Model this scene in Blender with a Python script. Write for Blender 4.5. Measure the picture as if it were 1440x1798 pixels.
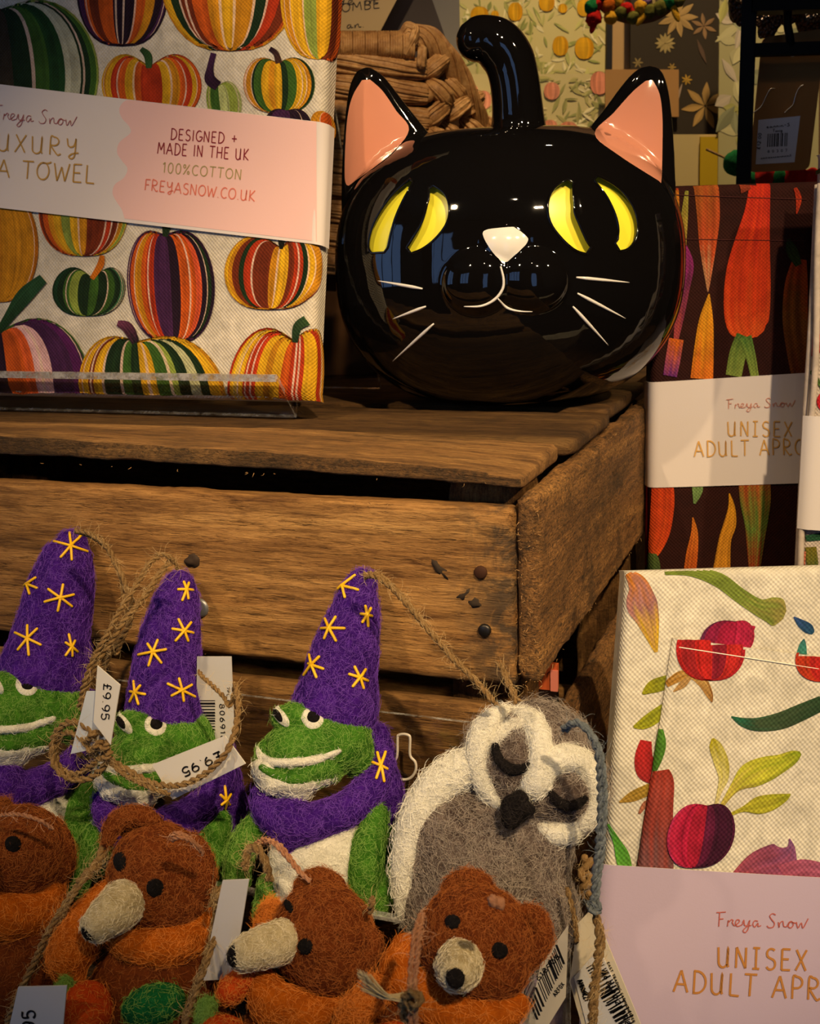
import bpy, bmesh, math, random
import numpy as np
from mathutils import Vector, noise as mnoise
from mathutils.bvhtree import BVHTree

for _o in list(bpy.data.objects):
    bpy.data.objects.remove(_o)
sc = bpy.context.scene
COL = sc.collection
rng = np.random.default_rng(7)
random.seed(7)

# ------------------------------------------------------------------ camera
# World axes follow the crate: X along its front, Y into the shop, Z up.
# The crate's two vanishing points give the focal length and the rotation.
FPX, W, H = 2050.0, 1440.0, 1798.0
def nrm(v):
    v = np.array(v, float); return v/np.linalg.norm(v)
_Y = nrm((787, 503, -2050)); _X = -nrm((-5520, 309, -2050))
_X = nrm(_X - _Y*_X.dot(_Y)); _Z = np.cross(_X, _Y)
RM = np.array([_X, _Y, _Z])                       # world = RM @ camera vector
def cdir(px, py): return np.array([(px-W/2)/FPX, -(py-H/2)/FPX, -1.0])
CAM = -RM @ (cdir(930, 893)*0.6)
def P(px, py, d): return CAM + RM @ (cdir(px, py)*d)
def on(ax, val, px, py):
    r = RM @ cdir(px, py); t = (val-CAM[ax])/r[ax]
    return CAM + r*t
def depth_of(p): return -float((RM.T @ (np.array(p)-CAM))[2])
cam = bpy.data.cameras.new('camera'); camo = bpy.data.objects.new('camera', cam)
COL.objects.link(camo)
from mathutils import Matrix
mw = Matrix([[*RM[0], CAM[0]], [*RM[1], CAM[1]], [*RM[2], CAM[2]], [0, 0, 0, 1]])
camo.matrix_world = mw
cam.sensor_fit = 'HORIZONTAL'; cam.sensor_width = 36; cam.lens = FPX/W*36
cam.clip_start = 0.01; cam.clip_end = 50
cam.dof.use_dof = True; cam.dof.focus_distance = 0.66; cam.dof.aperture_fstop = 30
sc.camera = camo

# ------------------------------------------------------------------ world, lamps, exposure
sc.view_settings.view_transform = 'Standard'; sc.view_settings.look = 'None'
sc.view_settings.gamma = 1; sc.view_settings.use_curve_mapping = False
sc.view_settings.exposure = 0.97
wd = bpy.data.worlds.new('world'); sc.world = wd; wd.use_nodes = True
bgn = wd.node_tree.nodes['Background']
bgn.inputs[0].default_value = (0.30, 0.52, 1.0, 1); bgn.inputs[1].default_value = 0.8

def srgb(c):
    c = np.array(c, float)/255
    return tuple(np.where(c <= .04045, c/12.92, ((c+.055)/1.055)**2.4))

LAMPS = [  # position, aim, watts, spot angle
    ((0.66, -0.95, 1.05), (0.05, 0.04, 0.05), 48, 29),
    ((-0.42, -1.15, 1.15), (-0.24, 0.04, 0.04), 22, 27),
    ((1.10, -0.42, 1.00), (0.05, 0.18, -0.03), 24, 30),
    ((0.10, 0.60, 1.30), (0.10, 1.05, 0.28), 30, 75),
    ((0.25, -0.70, 0.98), (-0.26, 0.49, 0.26), 26, 20),  # added lamp, placed to brighten the basket
]
WARM = (1.0, 0.73, 0.42)
for i, (lp, aim, wt, ang) in enumerate(LAMPS):
    L = bpy.data.lights.new('spot_light', 'SPOT'); lo = bpy.data.objects.new('spot_light', L)
    COL.objects.link(lo); lo.location = lp
    lo.rotation_euler = (Vector(aim)-Vector(lp)).to_track_quat('-Z', 'Y').to_euler()
    L.energy = wt; L.color = WARM; L.spot_size = math.radians(ang); L.spot_blend = .7
    L.shadow_soft_size = .022

# ------------------------------------------------------------------ node helpers
def mat(name):
    m = bpy.data.materials.new(name); m.use_nodes = True
    nt = m.node_tree; b = nt.nodes['Principled BSDF']
    return m, nt, b
def N(nt, typ, **kw):
    n = nt.nodes.new(typ)
    for k, v in kw.items():
        if k.startswith('i_'):
            key = k[2:]; key = int(key) if key.isdigit() else key.replace('_', ' ')
            n.inputs[key].default_value = v
        else: setattr(n, k, v)
    return n
def lk(nt, a, b): nt.links.new(a, b)
def c4(c): return (*srgb(c), 1)
def ramp(nt, fac, stops):
    r = N(nt, 'ShaderNodeValToRGB'); e = r.color_ramp.elements
    while len(e) < len(stops): e.new(.5)
    for el, (p, c) in zip(e, stops):
        el.position = p; el.color = c4(c) if max(c) > 1 or len(c) == 3 else c
    lk(nt, fac, r.inputs[0]); return r.outputs[0]
def mixc(nt, fac, a, b, mode='MIX'):
    m = N(nt, 'ShaderNodeMix', data_type='RGBA', blend_type=mode)
    for s, v in ((0, fac), (6, a), (7, b)):
        if hasattr(v, 'is_output'): lk(nt, v, m.inputs[s])
        else: m.inputs[s].default_value = v
    return m.outputs[2]
def mth(nt, op, a, b=None, clamp=False):
    m = N(nt, 'ShaderNodeMath', operation=op, use_clamp=clamp)
    for s, v in ((0, a), (1, b)):
        if v is None: continue
        if hasattr(v, 'is_output'): lk(nt, v, m.inputs[s])
        else: m.inputs[s].default_value = v
    return m.outputs[0]
def gcoord(nt, scale=(1, 1, 1), rot=(0, 0, 0)):
    t = N(nt, 'ShaderNodeTexCoord'); mp = N(nt, 'ShaderNodeMapping')
    mp.inputs['Scale'].default_value = scale; mp.inputs['Rotation'].default_value = rot
    lk(nt, t.outputs['Object'], mp.inputs[0]); return mp.outputs[0]
def noi(nt, vec, scale, detail=4, rough=.55, dist=0):
    n = N(nt, 'ShaderNodeTexNoise'); n.inputs['Scale'].default_value = scale
    n.inputs['Detail'].default_value = detail; n.inputs['Roughness'].default_value = rough
    n.inputs['Distortion'].default_value = dist
    lk(nt, vec, n.inputs['Vector']); return n.outputs['Fac']
def bump(nt, b, h, strength=.5, dist=.001):
    bp = N(nt, 'ShaderNodeBump'); bp.inputs['Strength'].default_value = strength
    bp.inputs['Distance'].default_value = dist
    lk(nt, h, bp.inputs['Height']); lk(nt, bp.outputs[0], b.inputs['Normal'])

# ------------------------------------------------------------------ materials
def felt(name, c1, c2, c3=None, scale=1.0):
    m, nt, b = mat(name); v = gcoord(nt)
    f = noi(nt, v, 90*scale, 5, .65, 1.5)
    st = noi(nt, gcoord(nt, (1, 1, 1)), 420*scale, 3, .7, 2.5)
    a = mixc(nt, ramp(nt, f, [(.35, (0, 0, 0)), (.68, (255, 255, 255))]), c4(c1), c4(c2))
    a = mixc(nt, mth(nt, 'MULTIPLY', ramp(nt, st, [(.52, (0, 0, 0)), (.72, (255, 255, 255))]), .55), a, c4(c3 or c2))
    lk(nt, a, b.inputs['Base Color']); b.inputs['Roughness'].default_value = .95
    b.inputs['Specular IOR Level'].default_value = .12
    b.inputs['Sheen Weight'].default_value = .12; b.inputs['Sheen Roughness'].default_value = .5
    b.inputs['Sheen Tint'].default_value = c4(c2)
    hh = mth(nt, 'ADD', mth(nt, 'MULTIPLY', f, 1.6), st)
    bump(nt, b, hh, .8, .0012)
    return m
def fibre(name, c):
    m, nt, b = mat(name); b.inputs['Base Color'].default_value = c4(c)
    b.inputs['Roughness'].default_value = .8; b.inputs['Specular IOR Level'].default_value = .2
    return m
def flat(name, c, rough=.6, spec=.4, metal=0, coat=0):
    m, nt, b = mat(name); b.inputs['Base Color'].default_value = c4(c)
    b.inputs['Roughness'].default_value = rough; b.inputs['Specular IOR Level'].default_value = spec
    b.inputs['Metallic'].default_value = metal; b.inputs['Coat Weight'].default_value = coat
    n = noi(nt, gcoord(nt), 300, 3); bump(nt, b, n, .15, .0003)
    return m
def wood(name, axis, dark=1.0, grey=0.0, rough_sawn=0.0, seed=0.0, blots=.3, endstain=None):
    """axis 0: grain along X, 1: along Y"""
    m, nt, b = mat(name)
    sc_ = (6, 60, 60) if axis == 0 else (60, 6, 60)
    if axis == 2: sc_ = (60, 60, 6)
    v = gcoord(nt, sc_); v.node.inputs['Location'].default_value = (seed, seed*.7, seed*1.3)
    iso = gcoord(nt)
    big = noi(nt, v, .55, 3, .6, .8)
    hair = noi(nt, v, 15, 5, .75, .35)
    fine = noi(nt, v, 3.2, 6, .68, .5)
    cr = noi(nt, gcoord(nt, tuple(s*(1 if s > 10 else .9) for s in sc_)), 7.5, 4, .7, .3)
    blot = noi(nt, iso, 22, 5, .62, .4)
    base = ramp(nt, big, [(.25, (104, 74, 36)), (.5, (146, 106, 56)), (.72, (178, 138, 82))])
    fn = ramp(nt, fine, [(.28, (120, 96, 68)), (.5, (214, 198, 170)), (.75, (255, 244, 224))])
    a = mixc(nt, 1.0, base, fn, 'MULTIPLY')
    a = mixc(nt, .8, a, ramp(nt, hair, [(.3, (120, 100, 80)), (.5, (235, 225, 210)), (.7, (255, 250, 240))]), 'MULTIPLY')
    ck = ramp(nt, cr, [(.29, (40, 24, 14)), (.37, (255, 255, 255))])
    a = mixc(nt, .7, a, ck, 'MULTIPLY')
    st = ramp(nt, blot, [(.34, (60, 48, 38)), (.50, (255, 255, 255))])
    a = mixc(nt, blots+.45*rough_sawn, a, st, 'MULTIPLY')
    if endstain is not None:                       # rain-blackened end grain where the board meets the corner
        sx = N(nt, 'ShaderNodeSeparateXYZ'); lk(nt, iso, sx.inputs[0])
        e = mth(nt, 'MULTIPLY', mth(nt, 'SUBTRACT', sx.outputs[0], endstain), 28.0, True)
        e = mth(nt, 'MULTIPLY', e, ramp(nt, noi(nt, iso, 60, 5, .7, .5), [(.40, (0, 0, 0)), (.56, (255, 255, 255))]))
        a = mixc(nt, mth(nt, 'MULTIPLY', e, .85), a, c4((46, 38, 30)))
    if rough_sawn:
        pit = noi(nt, gcoord(nt, (1, 1, 1.6), (.6, 0, 0)), 330, 4, .75, .5)
        a = mixc(nt, .9*min(rough_sawn, 1), a, ramp(nt, pit, [(.36, (70, 56, 38)), (.50, (214, 200, 170)), (.66, (255, 246, 214))]), 'MULTIPLY')
    if grey: a = mixc(nt, grey, a, c4((92, 80, 60)))
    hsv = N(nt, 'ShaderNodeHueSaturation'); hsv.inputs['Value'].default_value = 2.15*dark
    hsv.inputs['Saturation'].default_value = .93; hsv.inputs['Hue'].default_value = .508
    lk(nt, a, hsv.inputs['Color']); lk(nt, hsv.outputs[0], b.inputs['Base Color'])
    b.inputs['Roughness'].default_value = .72; b.inputs['Specular IOR Level'].default_value = .25
    h = mth(nt, 'ADD', mth(nt, 'MULTIPLY', hair, .9), mth(nt, 'MULTIPLY', fine, .7))
    h = mth(nt, 'ADD', h, mth(nt, 'MULTIPLY', ramp(nt, cr, [(.30, (0, 0, 0)), (.45, (255, 255, 255))]), .7))
    if rough_sawn:
        h = mth(nt, 'ADD', h, mth(nt, 'MULTIPLY', noi(nt, gcoord(nt, (1, 1, 2.2), (.5, 0, 0)), 240, 5, .75, .6), 2.6*rough_sawn))
    bump(nt, b, h, .95, .0012+.0016*rough_sawn)
    return m
def canvas(name, pitch=.0027, deep=.30):
    m, nt, b = mat(name)
    uvn = N(nt, 'ShaderNodeUVMap'); uvn.uv_map = 'UVMap'
    sx = N(nt, 'ShaderNodeSeparateXYZ'); lk(nt, uvn.outputs[0], sx.inputs[0])
    k = 2*math.pi/pitch
    su = mth(nt, 'SINE', mth(nt, 'MULTIPLY', sx.outputs[0], k)); sv = mth(nt, 'SINE', mth(nt, 'MULTIPLY', sx.outputs[1], k))
    h = mth(nt, 'ADD', mth(nt, 'MULTIPLY', mth(nt, 'MULTIPLY', su, sv), .5), .5)
    at = N(nt, 'ShaderNodeAttribute'); at.attribute_name = 'Col'
    wn = noi(nt, gcoord(nt), 75, 5, .7, .6)
    w = ramp(nt, wn, [(.3, (205, 205, 205)), (.7, (255, 255, 255))])
    a = mixc(nt, 1.0, at.outputs['Color'], w, 'MULTIPLY')
    dk = mixc(nt, mth(nt, 'MULTIPLY', mth(nt, 'SUBTRACT', 1.0, h), deep), a, mixc(nt, 1.0, a, c4((150, 134, 112)), 'MULTIPLY'))
    lk(nt, dk, b.inputs['Base Color'])
    b.inputs['Roughness'].default_value = .85; b.inputs['Specular IOR Level'].default_value = .2
    bump(nt, b, h, .7, .0006)
    return m
def attr_mat(name, rough=.8):
    m, nt, b = mat(name); at = N(nt, 'ShaderNodeAttribute'); at.attribute_name = 'Col'
    lk(nt, at.outputs['Color'], b.inputs['Base Color']); b.inputs['Roughness'].default_value = rough
    b.inputs['Specular IOR Level'].default_value = .2
    bump(nt, b, noi(nt, gcoord(nt), 900, 2), .12, .0003)
    return m
def clear(name, tint=(.93, .93, .93), edge=0.0):
    m, nt, b = mat(name); nt.nodes.remove(b)
    tr = N(nt, 'ShaderNodeBsdfTransparent'); tr.inputs[0].default_value = (*tint, 1)
    gl = N(nt, 'ShaderNodeBsdfGlossy'); gl.inputs['Roughness'].default_value = .03
    ge = N(nt, 'ShaderNodeNewGeometry'); dt = N(nt, 'ShaderNodeVectorMath', operation='DOT_PRODUCT')
    lk(nt, ge.outputs['Normal'], dt.inputs[0]); lk(nt, ge.outputs['Incoming'], dt.inputs[1])
    sch = mth(nt, 'POWER', mth(nt, 'SUBTRACT', 1.0, mth(nt, 'ABSOLUTE', dt.outputs['Value'])), 5.0)
    frs = mth(nt, 'ADD', mth(nt, 'MULTIPLY', sch, .9), .045)
    mx = N(nt, 'ShaderNodeMixShader'); lk(nt, frs, mx.inputs[0]); lk(nt, tr.outputs[0], mx.inputs[1]); lk(nt, gl.outputs[0], mx.inputs[2])
    out = nt.nodes['Material Output']; last = mx
    if edge:
        df = N(nt, 'ShaderNodeBsdfDiffuse'); df.inputs[0].default_value = (.75, .72, .66, 1)
        st = noi(nt, gcoord(nt, (1, 1, 1)), 160, 3, .8)
        g2 = N(nt, 'ShaderNodeBsdfGlossy'); g2.inputs['Roughness'].default_value = .18
        m2 = N(nt, 'ShaderNodeMixShader', i_0=.5); lk(nt, df.outputs[0], m2.inputs[1]); lk(nt, g2.outputs[0], m2.inputs[2])
        m3 = N(nt, 'ShaderNodeMixShader'); lk(nt, mth(nt, 'MULTIPLY', ramp(nt, st, [(.35, (60, 60, 60)), (.62, (255, 255, 255))]), edge), m3.inputs[0])
        lk(nt, mx.outputs[0], m3.inputs[1]); lk(nt, m2.outputs[0], m3.inputs[2]); last = m3
    lk(nt, last.outputs[0], out.inputs[0])
    return m

purple = felt('purple felt', (42, 10, 92), (66, 22, 128), (104, 62, 160)); purple_f = fibre('purple fibre', (104, 60, 165))
green = felt('green felt', (40, 88, 18), (72, 126, 34), (110, 158, 60)); green_f = fibre('green fibre', (120, 160, 70))
white = felt('white felt', (208, 204, 186), (232, 228, 212), (246, 243, 230)); white_f = fibre('white fibre', (240, 236, 220))
grey = felt('grey wool', (56, 44, 40), (112, 98, 90), (186, 176, 166)); grey_f = fibre('grey fibre', (150, 138, 126))
greyd = felt('dark grey wool', (62, 50, 44), (98, 84, 76), (130, 116, 108))
brown = felt('brown felt', (82, 34, 10), (112, 52, 16), (146, 78, 30)); brown_f = fibre('brown fibre', (150, 84, 34))
orange = felt('orange felt', (156, 72, 8), (186, 92, 14), (210, 116, 30)); orange_f = fibre('orange fibre', (220, 130, 50))
redor = felt('red orange felt', (176, 52, 10), (206, 76, 18), (226, 104, 40))
cream = felt('cream felt', (176, 158, 116), (212, 196, 156), (232, 218, 182)); cream_f = fibre('cream fibre', (232, 218, 182))
black = felt('black felt', (12, 10, 10), (26, 22, 22), (44, 38, 36)); black_f = fibre('black fibre', (40, 34, 32))
dgreen = felt('deep green felt', (10, 74, 34), (18, 104, 50), (60, 140, 80))
lgreen = felt('leaf green felt', (84, 124, 44), (116, 152, 66), (150, 180, 96))
ruff = felt('rust red felt', (150, 20, 14), (186, 34, 22), (200, 70, 40))
jute = felt('jute twine', (128, 96, 56), (176, 140, 90), (208, 176, 124), 3); jute_f = fibre('jute fibre', (200, 170, 120))
peach = felt('peach cord', (186, 124, 88), (216, 156, 116), (230, 180, 140), 3); peach_f = fibre('peach fibre', (226, 176, 136))
bluecord = felt('grey blue cord', (100, 108, 112), (138, 146, 148), (166, 172, 172), 3); bluecord_f = fibre('blue fibre', (140, 148, 150))
thread = flat('yellow thread', (238, 186, 22), .45, .4)
canv = canvas('printed canvas'); paper = attr_mat('printed paper', .75); softpaint = attr_mat('matt print', .9)
acr = clear('clear acrylic'); acr_e = clear('clear acrylic edge', edge=.75)
nailm = flat('steel nail', (70, 66, 62), .4, .5, .9); rust = flat('rusty nail', (70, 42, 26), .8, .3, .3)
# ------------------------------------------------------------------ mesh helpers
ORG = {}          # object name -> world origin of its thing
class Geo:
    def __init__(s): s.V = []; s.F = []; s.mi = []; s.col = []; s.uv = []; s.n = 0
    def add(s, V, F, mi=0, col=(1, 1, 1), uv=None):
        V = np.asarray(V, float).reshape(-1, 3); off = s.n
        s.V.append(V); s.n += len(V)
        for j, f in enumerate(F):
            s.F.append([int(i)+off for i in f]); s.mi.append(mi)
            s.col.append(col[j] if isinstance(col, np.ndarray) and col.ndim == 2 else col)
        s.uv.append(np.zeros((len(V), 2)) if uv is None else np.asarray(uv, float))
        return s
def fin(o, label=None, cat=None, group=None, kind=None):
    for k, v in (('label', label), ('category', cat), ('group', group), ('kind', kind)):
        if v: o[k] = v
    return o
def thing(name, loc, label, cat, group=None):
    o = bpy.data.objects.new(name, None); COL.objects.link(o); o.location = tuple(loc)
    o.empty_display_size = .01
    ORG[o.name] = np.array(loc, float); return fin(o, label, cat, group)
def obj(name, geo, mats, parent=None, loc=None, smooth=True, col=False, sharp=None):
    V = np.concatenate(geo.V) if geo.V else np.zeros((0, 3))
    if parent is not None: org = ORG[parent.name]
    elif loc is not None: org = np.array(loc, float)
    else:
        org = V.mean(0); org[2] = V[:, 2].min()
    me = bpy.data.meshes.new(name); me.from_pydata((V-org).tolist(), [], geo.F)
    for m in (mats if isinstance(mats, (list, tuple)) else [mats]): me.materials.append(m)
    me.polygons.foreach_set('material_index', geo.mi)
    if smooth: me.polygons.foreach_set('use_smooth', [True]*len(geo.F))
    if col:
        ca = me.color_attributes.new('Col', 'FLOAT_COLOR', 'CORNER')
        lt = np.array([len(f) for f in geo.F]); cc = np.array([(*c[:3], 1) for c in geo.col])
        ca.data.foreach_set('color', np.repeat(cc, lt, axis=0).ravel())
        uvl = me.uv_layers.new(name='UVMap'); UV = np.concatenate(geo.uv)
        idx = np.concatenate([np.array(f) for f in geo.F])
        uvl.data.foreach_set('uv', UV[idx].ravel())
    me.update()
    if sharp: me.set_sharp_from_angle(angle=math.radians(sharp))
    o = bpy.data.objects.new(name, me); COL.objects.link(o)
    if parent is not None: o.parent = parent
    else: o.location = tuple(org)
    if name in ('print', 'lettering', 'barcode', 'handwriting', 'stitching') or name.endswith('_print'): o['kind'] = 'stuff'
    ORG[o.name] = org
    return o
def smoothline(pts, n=8, closed=False):
    p = np.array(pts, float); m = len(p); out = []
    if m < 3 and not closed:
        return np.array([p[0]+(p[1]-p[0])*i/n for i in range(n+1)])
    rngm = range(m) if closed else range(m-1)
    for i in rngm:
        if closed: a, b, c, d = p[i-1], p[i], p[(i+1) % m], p[(i+2) % m]
        else: a, b, c, d = p[max(i-1, 0)], p[i], p[i+1], p[min(i+2, m-1)]
        for k in range(n):
            t = k/n
            out.append(.5*((2*b)+(-a+c)*t+(2*a-5*b+4*c-d)*t*t+(-a+3*b-3*c+d)*t**3))
    if not closed: out.append(p[-1])
    return np.array(out)
def frames(pts, closed=False):
    T = np.gradient(pts, axis=0); T /= np.linalg.norm(T, axis=1)[:, None]+1e-12
    a = np.array([0, 0, 1.]) if abs(T[0][2]) < .9 else np.array([1., 0, 0])
    A = []; B = []
    for t in T:
        a = a - t*a.dot(t); a = a/(np.linalg.norm(a)+1e-12); A.append(a); B.append(np.cross(t, a))
    return T, np.array(A), np.array(B)
def tube(g, pts, rad, seg=8, mi=0, flatten=None, cap=True, col=(1, 1, 1), cols=None):
    pts = np.array(pts, float); n = len(pts); rad = np.broadcast_to(np.array(rad, float), (n,))
    T, A, B = frames(pts)
    an = np.linspace(0, 2*np.pi, seg, endpoint=False)
    ring = pts[:, None] + rad[:, None, None]*(A[:, None]*np.cos(an)[None, :, None] + B[:, None]*np.sin(an)[None, :, None])
    V = ring.reshape(-1, 3); F = []
    for i in range(n-1):
        for j in range(seg):
            F.append((i*seg+j, i*seg+(j+1) % seg, (i+1)*seg+(j+1) % seg, (i+1)*seg+j))
    if cap:
        F.append(tuple(range(seg))[::-1]); F.append(tuple((n-1)*seg+j for j in range(seg)))
    g.add(V, F, mi, col); return g
def rtube(g, pts, r, seg=8, mi=0, **k):      # rounded ends
    pts = np.array(pts, float); n = len(pts); r = np.broadcast_to(np.array(r, float), (n,)).copy()
    t0 = nrm(pts[0]-pts[1]); t1 = nrm(pts[-1]-pts[-2]); a = np.array([.98, .85, .5])
    pre = [pts[0]+t0*r[0]*x for x in a]; post = [pts[-1]+t1*r[-1]*x for x in a[::-1]]
    rr = np.concatenate([[r[0]*.15, r[0]*.55, r[0]*.87], r, [r[-1]*.87, r[-1]*.55, r[-1]*.15]])
    return tube(g, np.concatenate([pre, pts, post]), rr, seg, mi, **k)
def box(g, lo, hi, mi=0, col=(1, 1, 1)):
    x0, y0, z0 = lo; x1, y1, z1 = hi
    V = [(x0, y0, z0), (x1, y0, z0), (x1, y1, z0), (x0, y1, z0), (x0, y0, z1), (x1, y0, z1), (x1, y1, z1), (x0, y1, z1)]
    g.add(V, [(3, 2, 1, 0), (4, 5, 6, 7), (0, 1, 5, 4), (1, 2, 6, 5), (2, 3, 7, 6), (3, 0, 4, 7)], mi, col); return g
def prism(g, poly, vec, mi=0, mi_edge=None, col=(1, 1, 1)):
    """poly: 3-D points of a flat outline, extruded by vec"""
    p = np.array(poly, float); n = len(p); v = np.array(vec, float)
    V = np.concatenate([p, p+v]); F = [tuple(range(n))[::-1], tuple(range(n, 2*n))]
    g.add(V, F, mi, col)
    g.add(V, [(i, (i+1) % n, n+(i+1) % n, n+i) for i in range(n)], mi if mi_edge is None else mi_edge, col); return g
_ico = {}
def ico(sub):
    if sub not in _ico:
        bm = bmesh.new(); bmesh.ops.create_icosphere(bm, subdivisions=sub, radius=1)
        bm.verts.ensure_lookup_table()
        _ico[sub] = (np.array([v.co[:] for v in bm.verts]), [tuple(v.index for v in f.verts) for f in bm.faces]); bm.free()
    return _ico[sub]
def ell(g, c, ax, sub=3, mi=0, lump=0.0, seed=0):
    """ellipsoid: centre, 3 axis vectors (rows)"""
    V, F = ico(sub); U = V.copy()
    if lump:
        U = U*(1+lump*np.array([mnoise.noise(Vector(v*1.7+seed)) for v in V]))[:, None]
    g.add(np.array(c)+U@np.array(ax), F, mi); return g
def grid_faces(n, m, wrap=False):
    F = []
    for i in range(n-1):
        for j in range(m if wrap else m-1):
            F.append((i*m+j, i*m+(j+1) % m, (i+1)*m+(j+1) % m, (i+1)*m+j))
    return F
def evaluate(o):
    dg = bpy.context.evaluated_depsgraph_get(); ev = o.evaluated_get(dg); me = bpy.data.meshes.new_from_object(ev)
    old = o.data; o.modifiers.clear(); o.data = me; bpy.data.meshes.remove(old); return o
def fuse(g, voxel, smooth=6, fac=.5, lump=0.0, lumpscale=60):
    """union of closed shells: voxel remesh + smoothing, returns (V, F)"""
    me = bpy.data.meshes.new('tmp'); me.from_pydata(np.concatenate(g.V).tolist(), [], g.F)
    o = bpy.data.objects.new('tmp', me); COL.objects.link(o)
    r = o.modifiers.new('r', 'REMESH'); r.mode = 'VOXEL'; r.voxel_size = voxel; r.adaptivity = 0
    s = o.modifiers.new('s', 'SMOOTH'); s.iterations = smooth; s.factor = fac
    dg = bpy.context.evaluated_depsgraph_get(); ev = o.evaluated_get(dg); m2 = ev.to_mesh()
    V = np.empty(len(m2.vertices)*3); m2.vertices.foreach_get('co', V); V = V.reshape(-1, 3)
    if lump:
        Nn = np.empty(len(m2.vertices)*3); m2.vertices.foreach_get('normal', Nn); Nn = Nn.reshape(-1, 3)
        V = V + Nn*(lump*np.array([mnoise.noise(Vector(v*lumpscale)) for v in V]))[:, None]
    F = [tuple(p.vertices) for p in m2.polygons]
    ev.to_mesh_clear(); bpy.data.objects.remove(o); bpy.data.meshes.remove(me)
    return V, F
def fuzz(g, V, F, n, length, mi=1, width=.00011, lift=.35, curl=1.0, keep=None):
    """short wool fibres standing off and curling over a surface, as thin ribbons"""
    V = np.asarray(V); Ft = np.array([f[:3] for f in F])
    a, b, c = V[Ft[:, 0]], V[Ft[:, 1]], V[Ft[:, 2]]
    nn = np.cross(b-a, c-a); ar = np.linalg.norm(nn, axis=1)+1e-15; nn /= ar[:, None]
    tv = nn@(-(RM@np.array([0, 0, -1.])))                 # most fibres where the shop side sees them
    wgt = ar*np.where(tv > -.15, 1.0, .15); idx = rng.choice(len(ar), n, p=wgt/wgt.sum())
    r1 = np.sqrt(rng.random(n))[:, None]; r2 = rng.random(n)[:, None]
    p = a[idx]*(1-r1)+b[idx]*(r1*(1-r2))+c[idx]*(r1*r2); nr = nn[idx]
    t = rng.normal(size=(n, 3)); t -= nr*(t*nr).sum(1)[:, None]; t /= np.linalg.norm(t, axis=1)[:, None]
    s = np.cross(nr, t); K = 5
    L = length*(.4+rng.random(n)*1.0)[:, None]; lf = lift*(rng.random(n)**1.5)[:, None]*1.6; cu = curl*rng.normal(size=(n, 1))
    pts = []
    for k in range(K):
        q = k/(K-1)
        pts.append(p + t*L*q*(1-.25*abs(cu)*q) + s*L*cu*.5*q*q + nr*L*(lf*q*(1.3-q*.8)) + nr*.00015)
    pts = np.array(pts)                                    # K,n,3
    vd = nrm(CAM-p.mean(0)); w = np.cross(t, vd); w /= np.linalg.norm(w, axis=1)[:, None]+1e-9
    W_ = width*np.array([1, 1, .9, .7, .3])[:, None, None]
    Lf, Rt = pts-w*W_, pts+w*W_
    VV = np.stack([Lf, Rt], 2).transpose(1, 0, 2, 3).reshape(-1, 3)     # n,K,2
    base = (np.arange(n)*K*2)[:, None, None]
    k = np.arange(K-1)[None, :, None]*2
    FF = (base+k+np.array([0, 1, 3, 2])[None, None, :]).reshape(-1, 4)
    g.add(VV, FF.tolist(), mi); return g
def bvh(V, F): return BVHTree.FromPolygons([tuple(v) for v in V], [tuple(f) for f in F])

class Frame:
    """a rigid local frame standing at pixel (px,py), depth d: r right, u up, f away.
    lean None: upright (u = world up)"""
    def __init__(s, px, py, d, lean=0.0, face=True):
        s.O = P(px, py, d); f = nrm(s.O-CAM)
        if face == 'upright':
            fh = nrm((f[0], f[1], 0)); s.f = fh; s.u = np.array([0, 0, 1.]); s.r = np.cross(s.f, s.u)
            s.r = nrm(s.r)
        else:
            s.f = f; s.r = nrm(_Xc - f*_Xc.dot(f)); s.u = np.cross(s.r, f)
        s.k = d/FPX; s.px0, s.py0 = px, py
    def at(s, px, py, dy=0.0):
        o = s.O+s.f*dy*s.k; r = RM@cdir(px, py); t = (o-CAM).dot(s.f)/r.dot(s.f); return CAM+r*t
    def vec(s, x, y, z): return (s.r*x+s.f*y+s.u*z)*s.k
    def ell(s, g, px, py, dy, rx, ry, rz, rot=0, sub=3, mi=0, lump=0, seed=0):
        a = math.radians(rot); r = s.r*math.cos(a)+s.u*math.sin(a); u = -s.r*math.sin(a)+s.u*math.cos(a)
        return ell(g, s.at(px, py, dy), np.array([r*rx, s.f*ry, u*rz])*s.k, sub, mi, lump, seed)
    def chain(s, g, pts, seg=16, n=6):
        """pts: (px,py,dy,r)"""
        q = smoothline(np.array([[*s.at(a, b, c), r*s.k] for a, b, c, r in pts]), n)
        return rtube(g, q[:, :3], q[:, 3], seg)
_Xc = RM@np.array([1., 0, 0])
def hit(tree, px, py, off=0.0):
    d = Vector(nrm(RM@cdir(px, py))); loc, nr, i, dist = tree.ray_cast(Vector(CAM), d)
    if loc is None: return None, None
    nr = np.array(nr); 
    if nr.dot(np.array(d)) > 0: nr = -nr
    return np.array(loc)+nr*off, nr
def draped(tree, pts, off=0.0, n=6):
    q = smoothline(np.array(pts, float), n); out = []
    for p in q:
        h, _ = hit(tree, p[0], p[1], off)
        if h is not None: out.append(h)
    return np.array(out)
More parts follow.
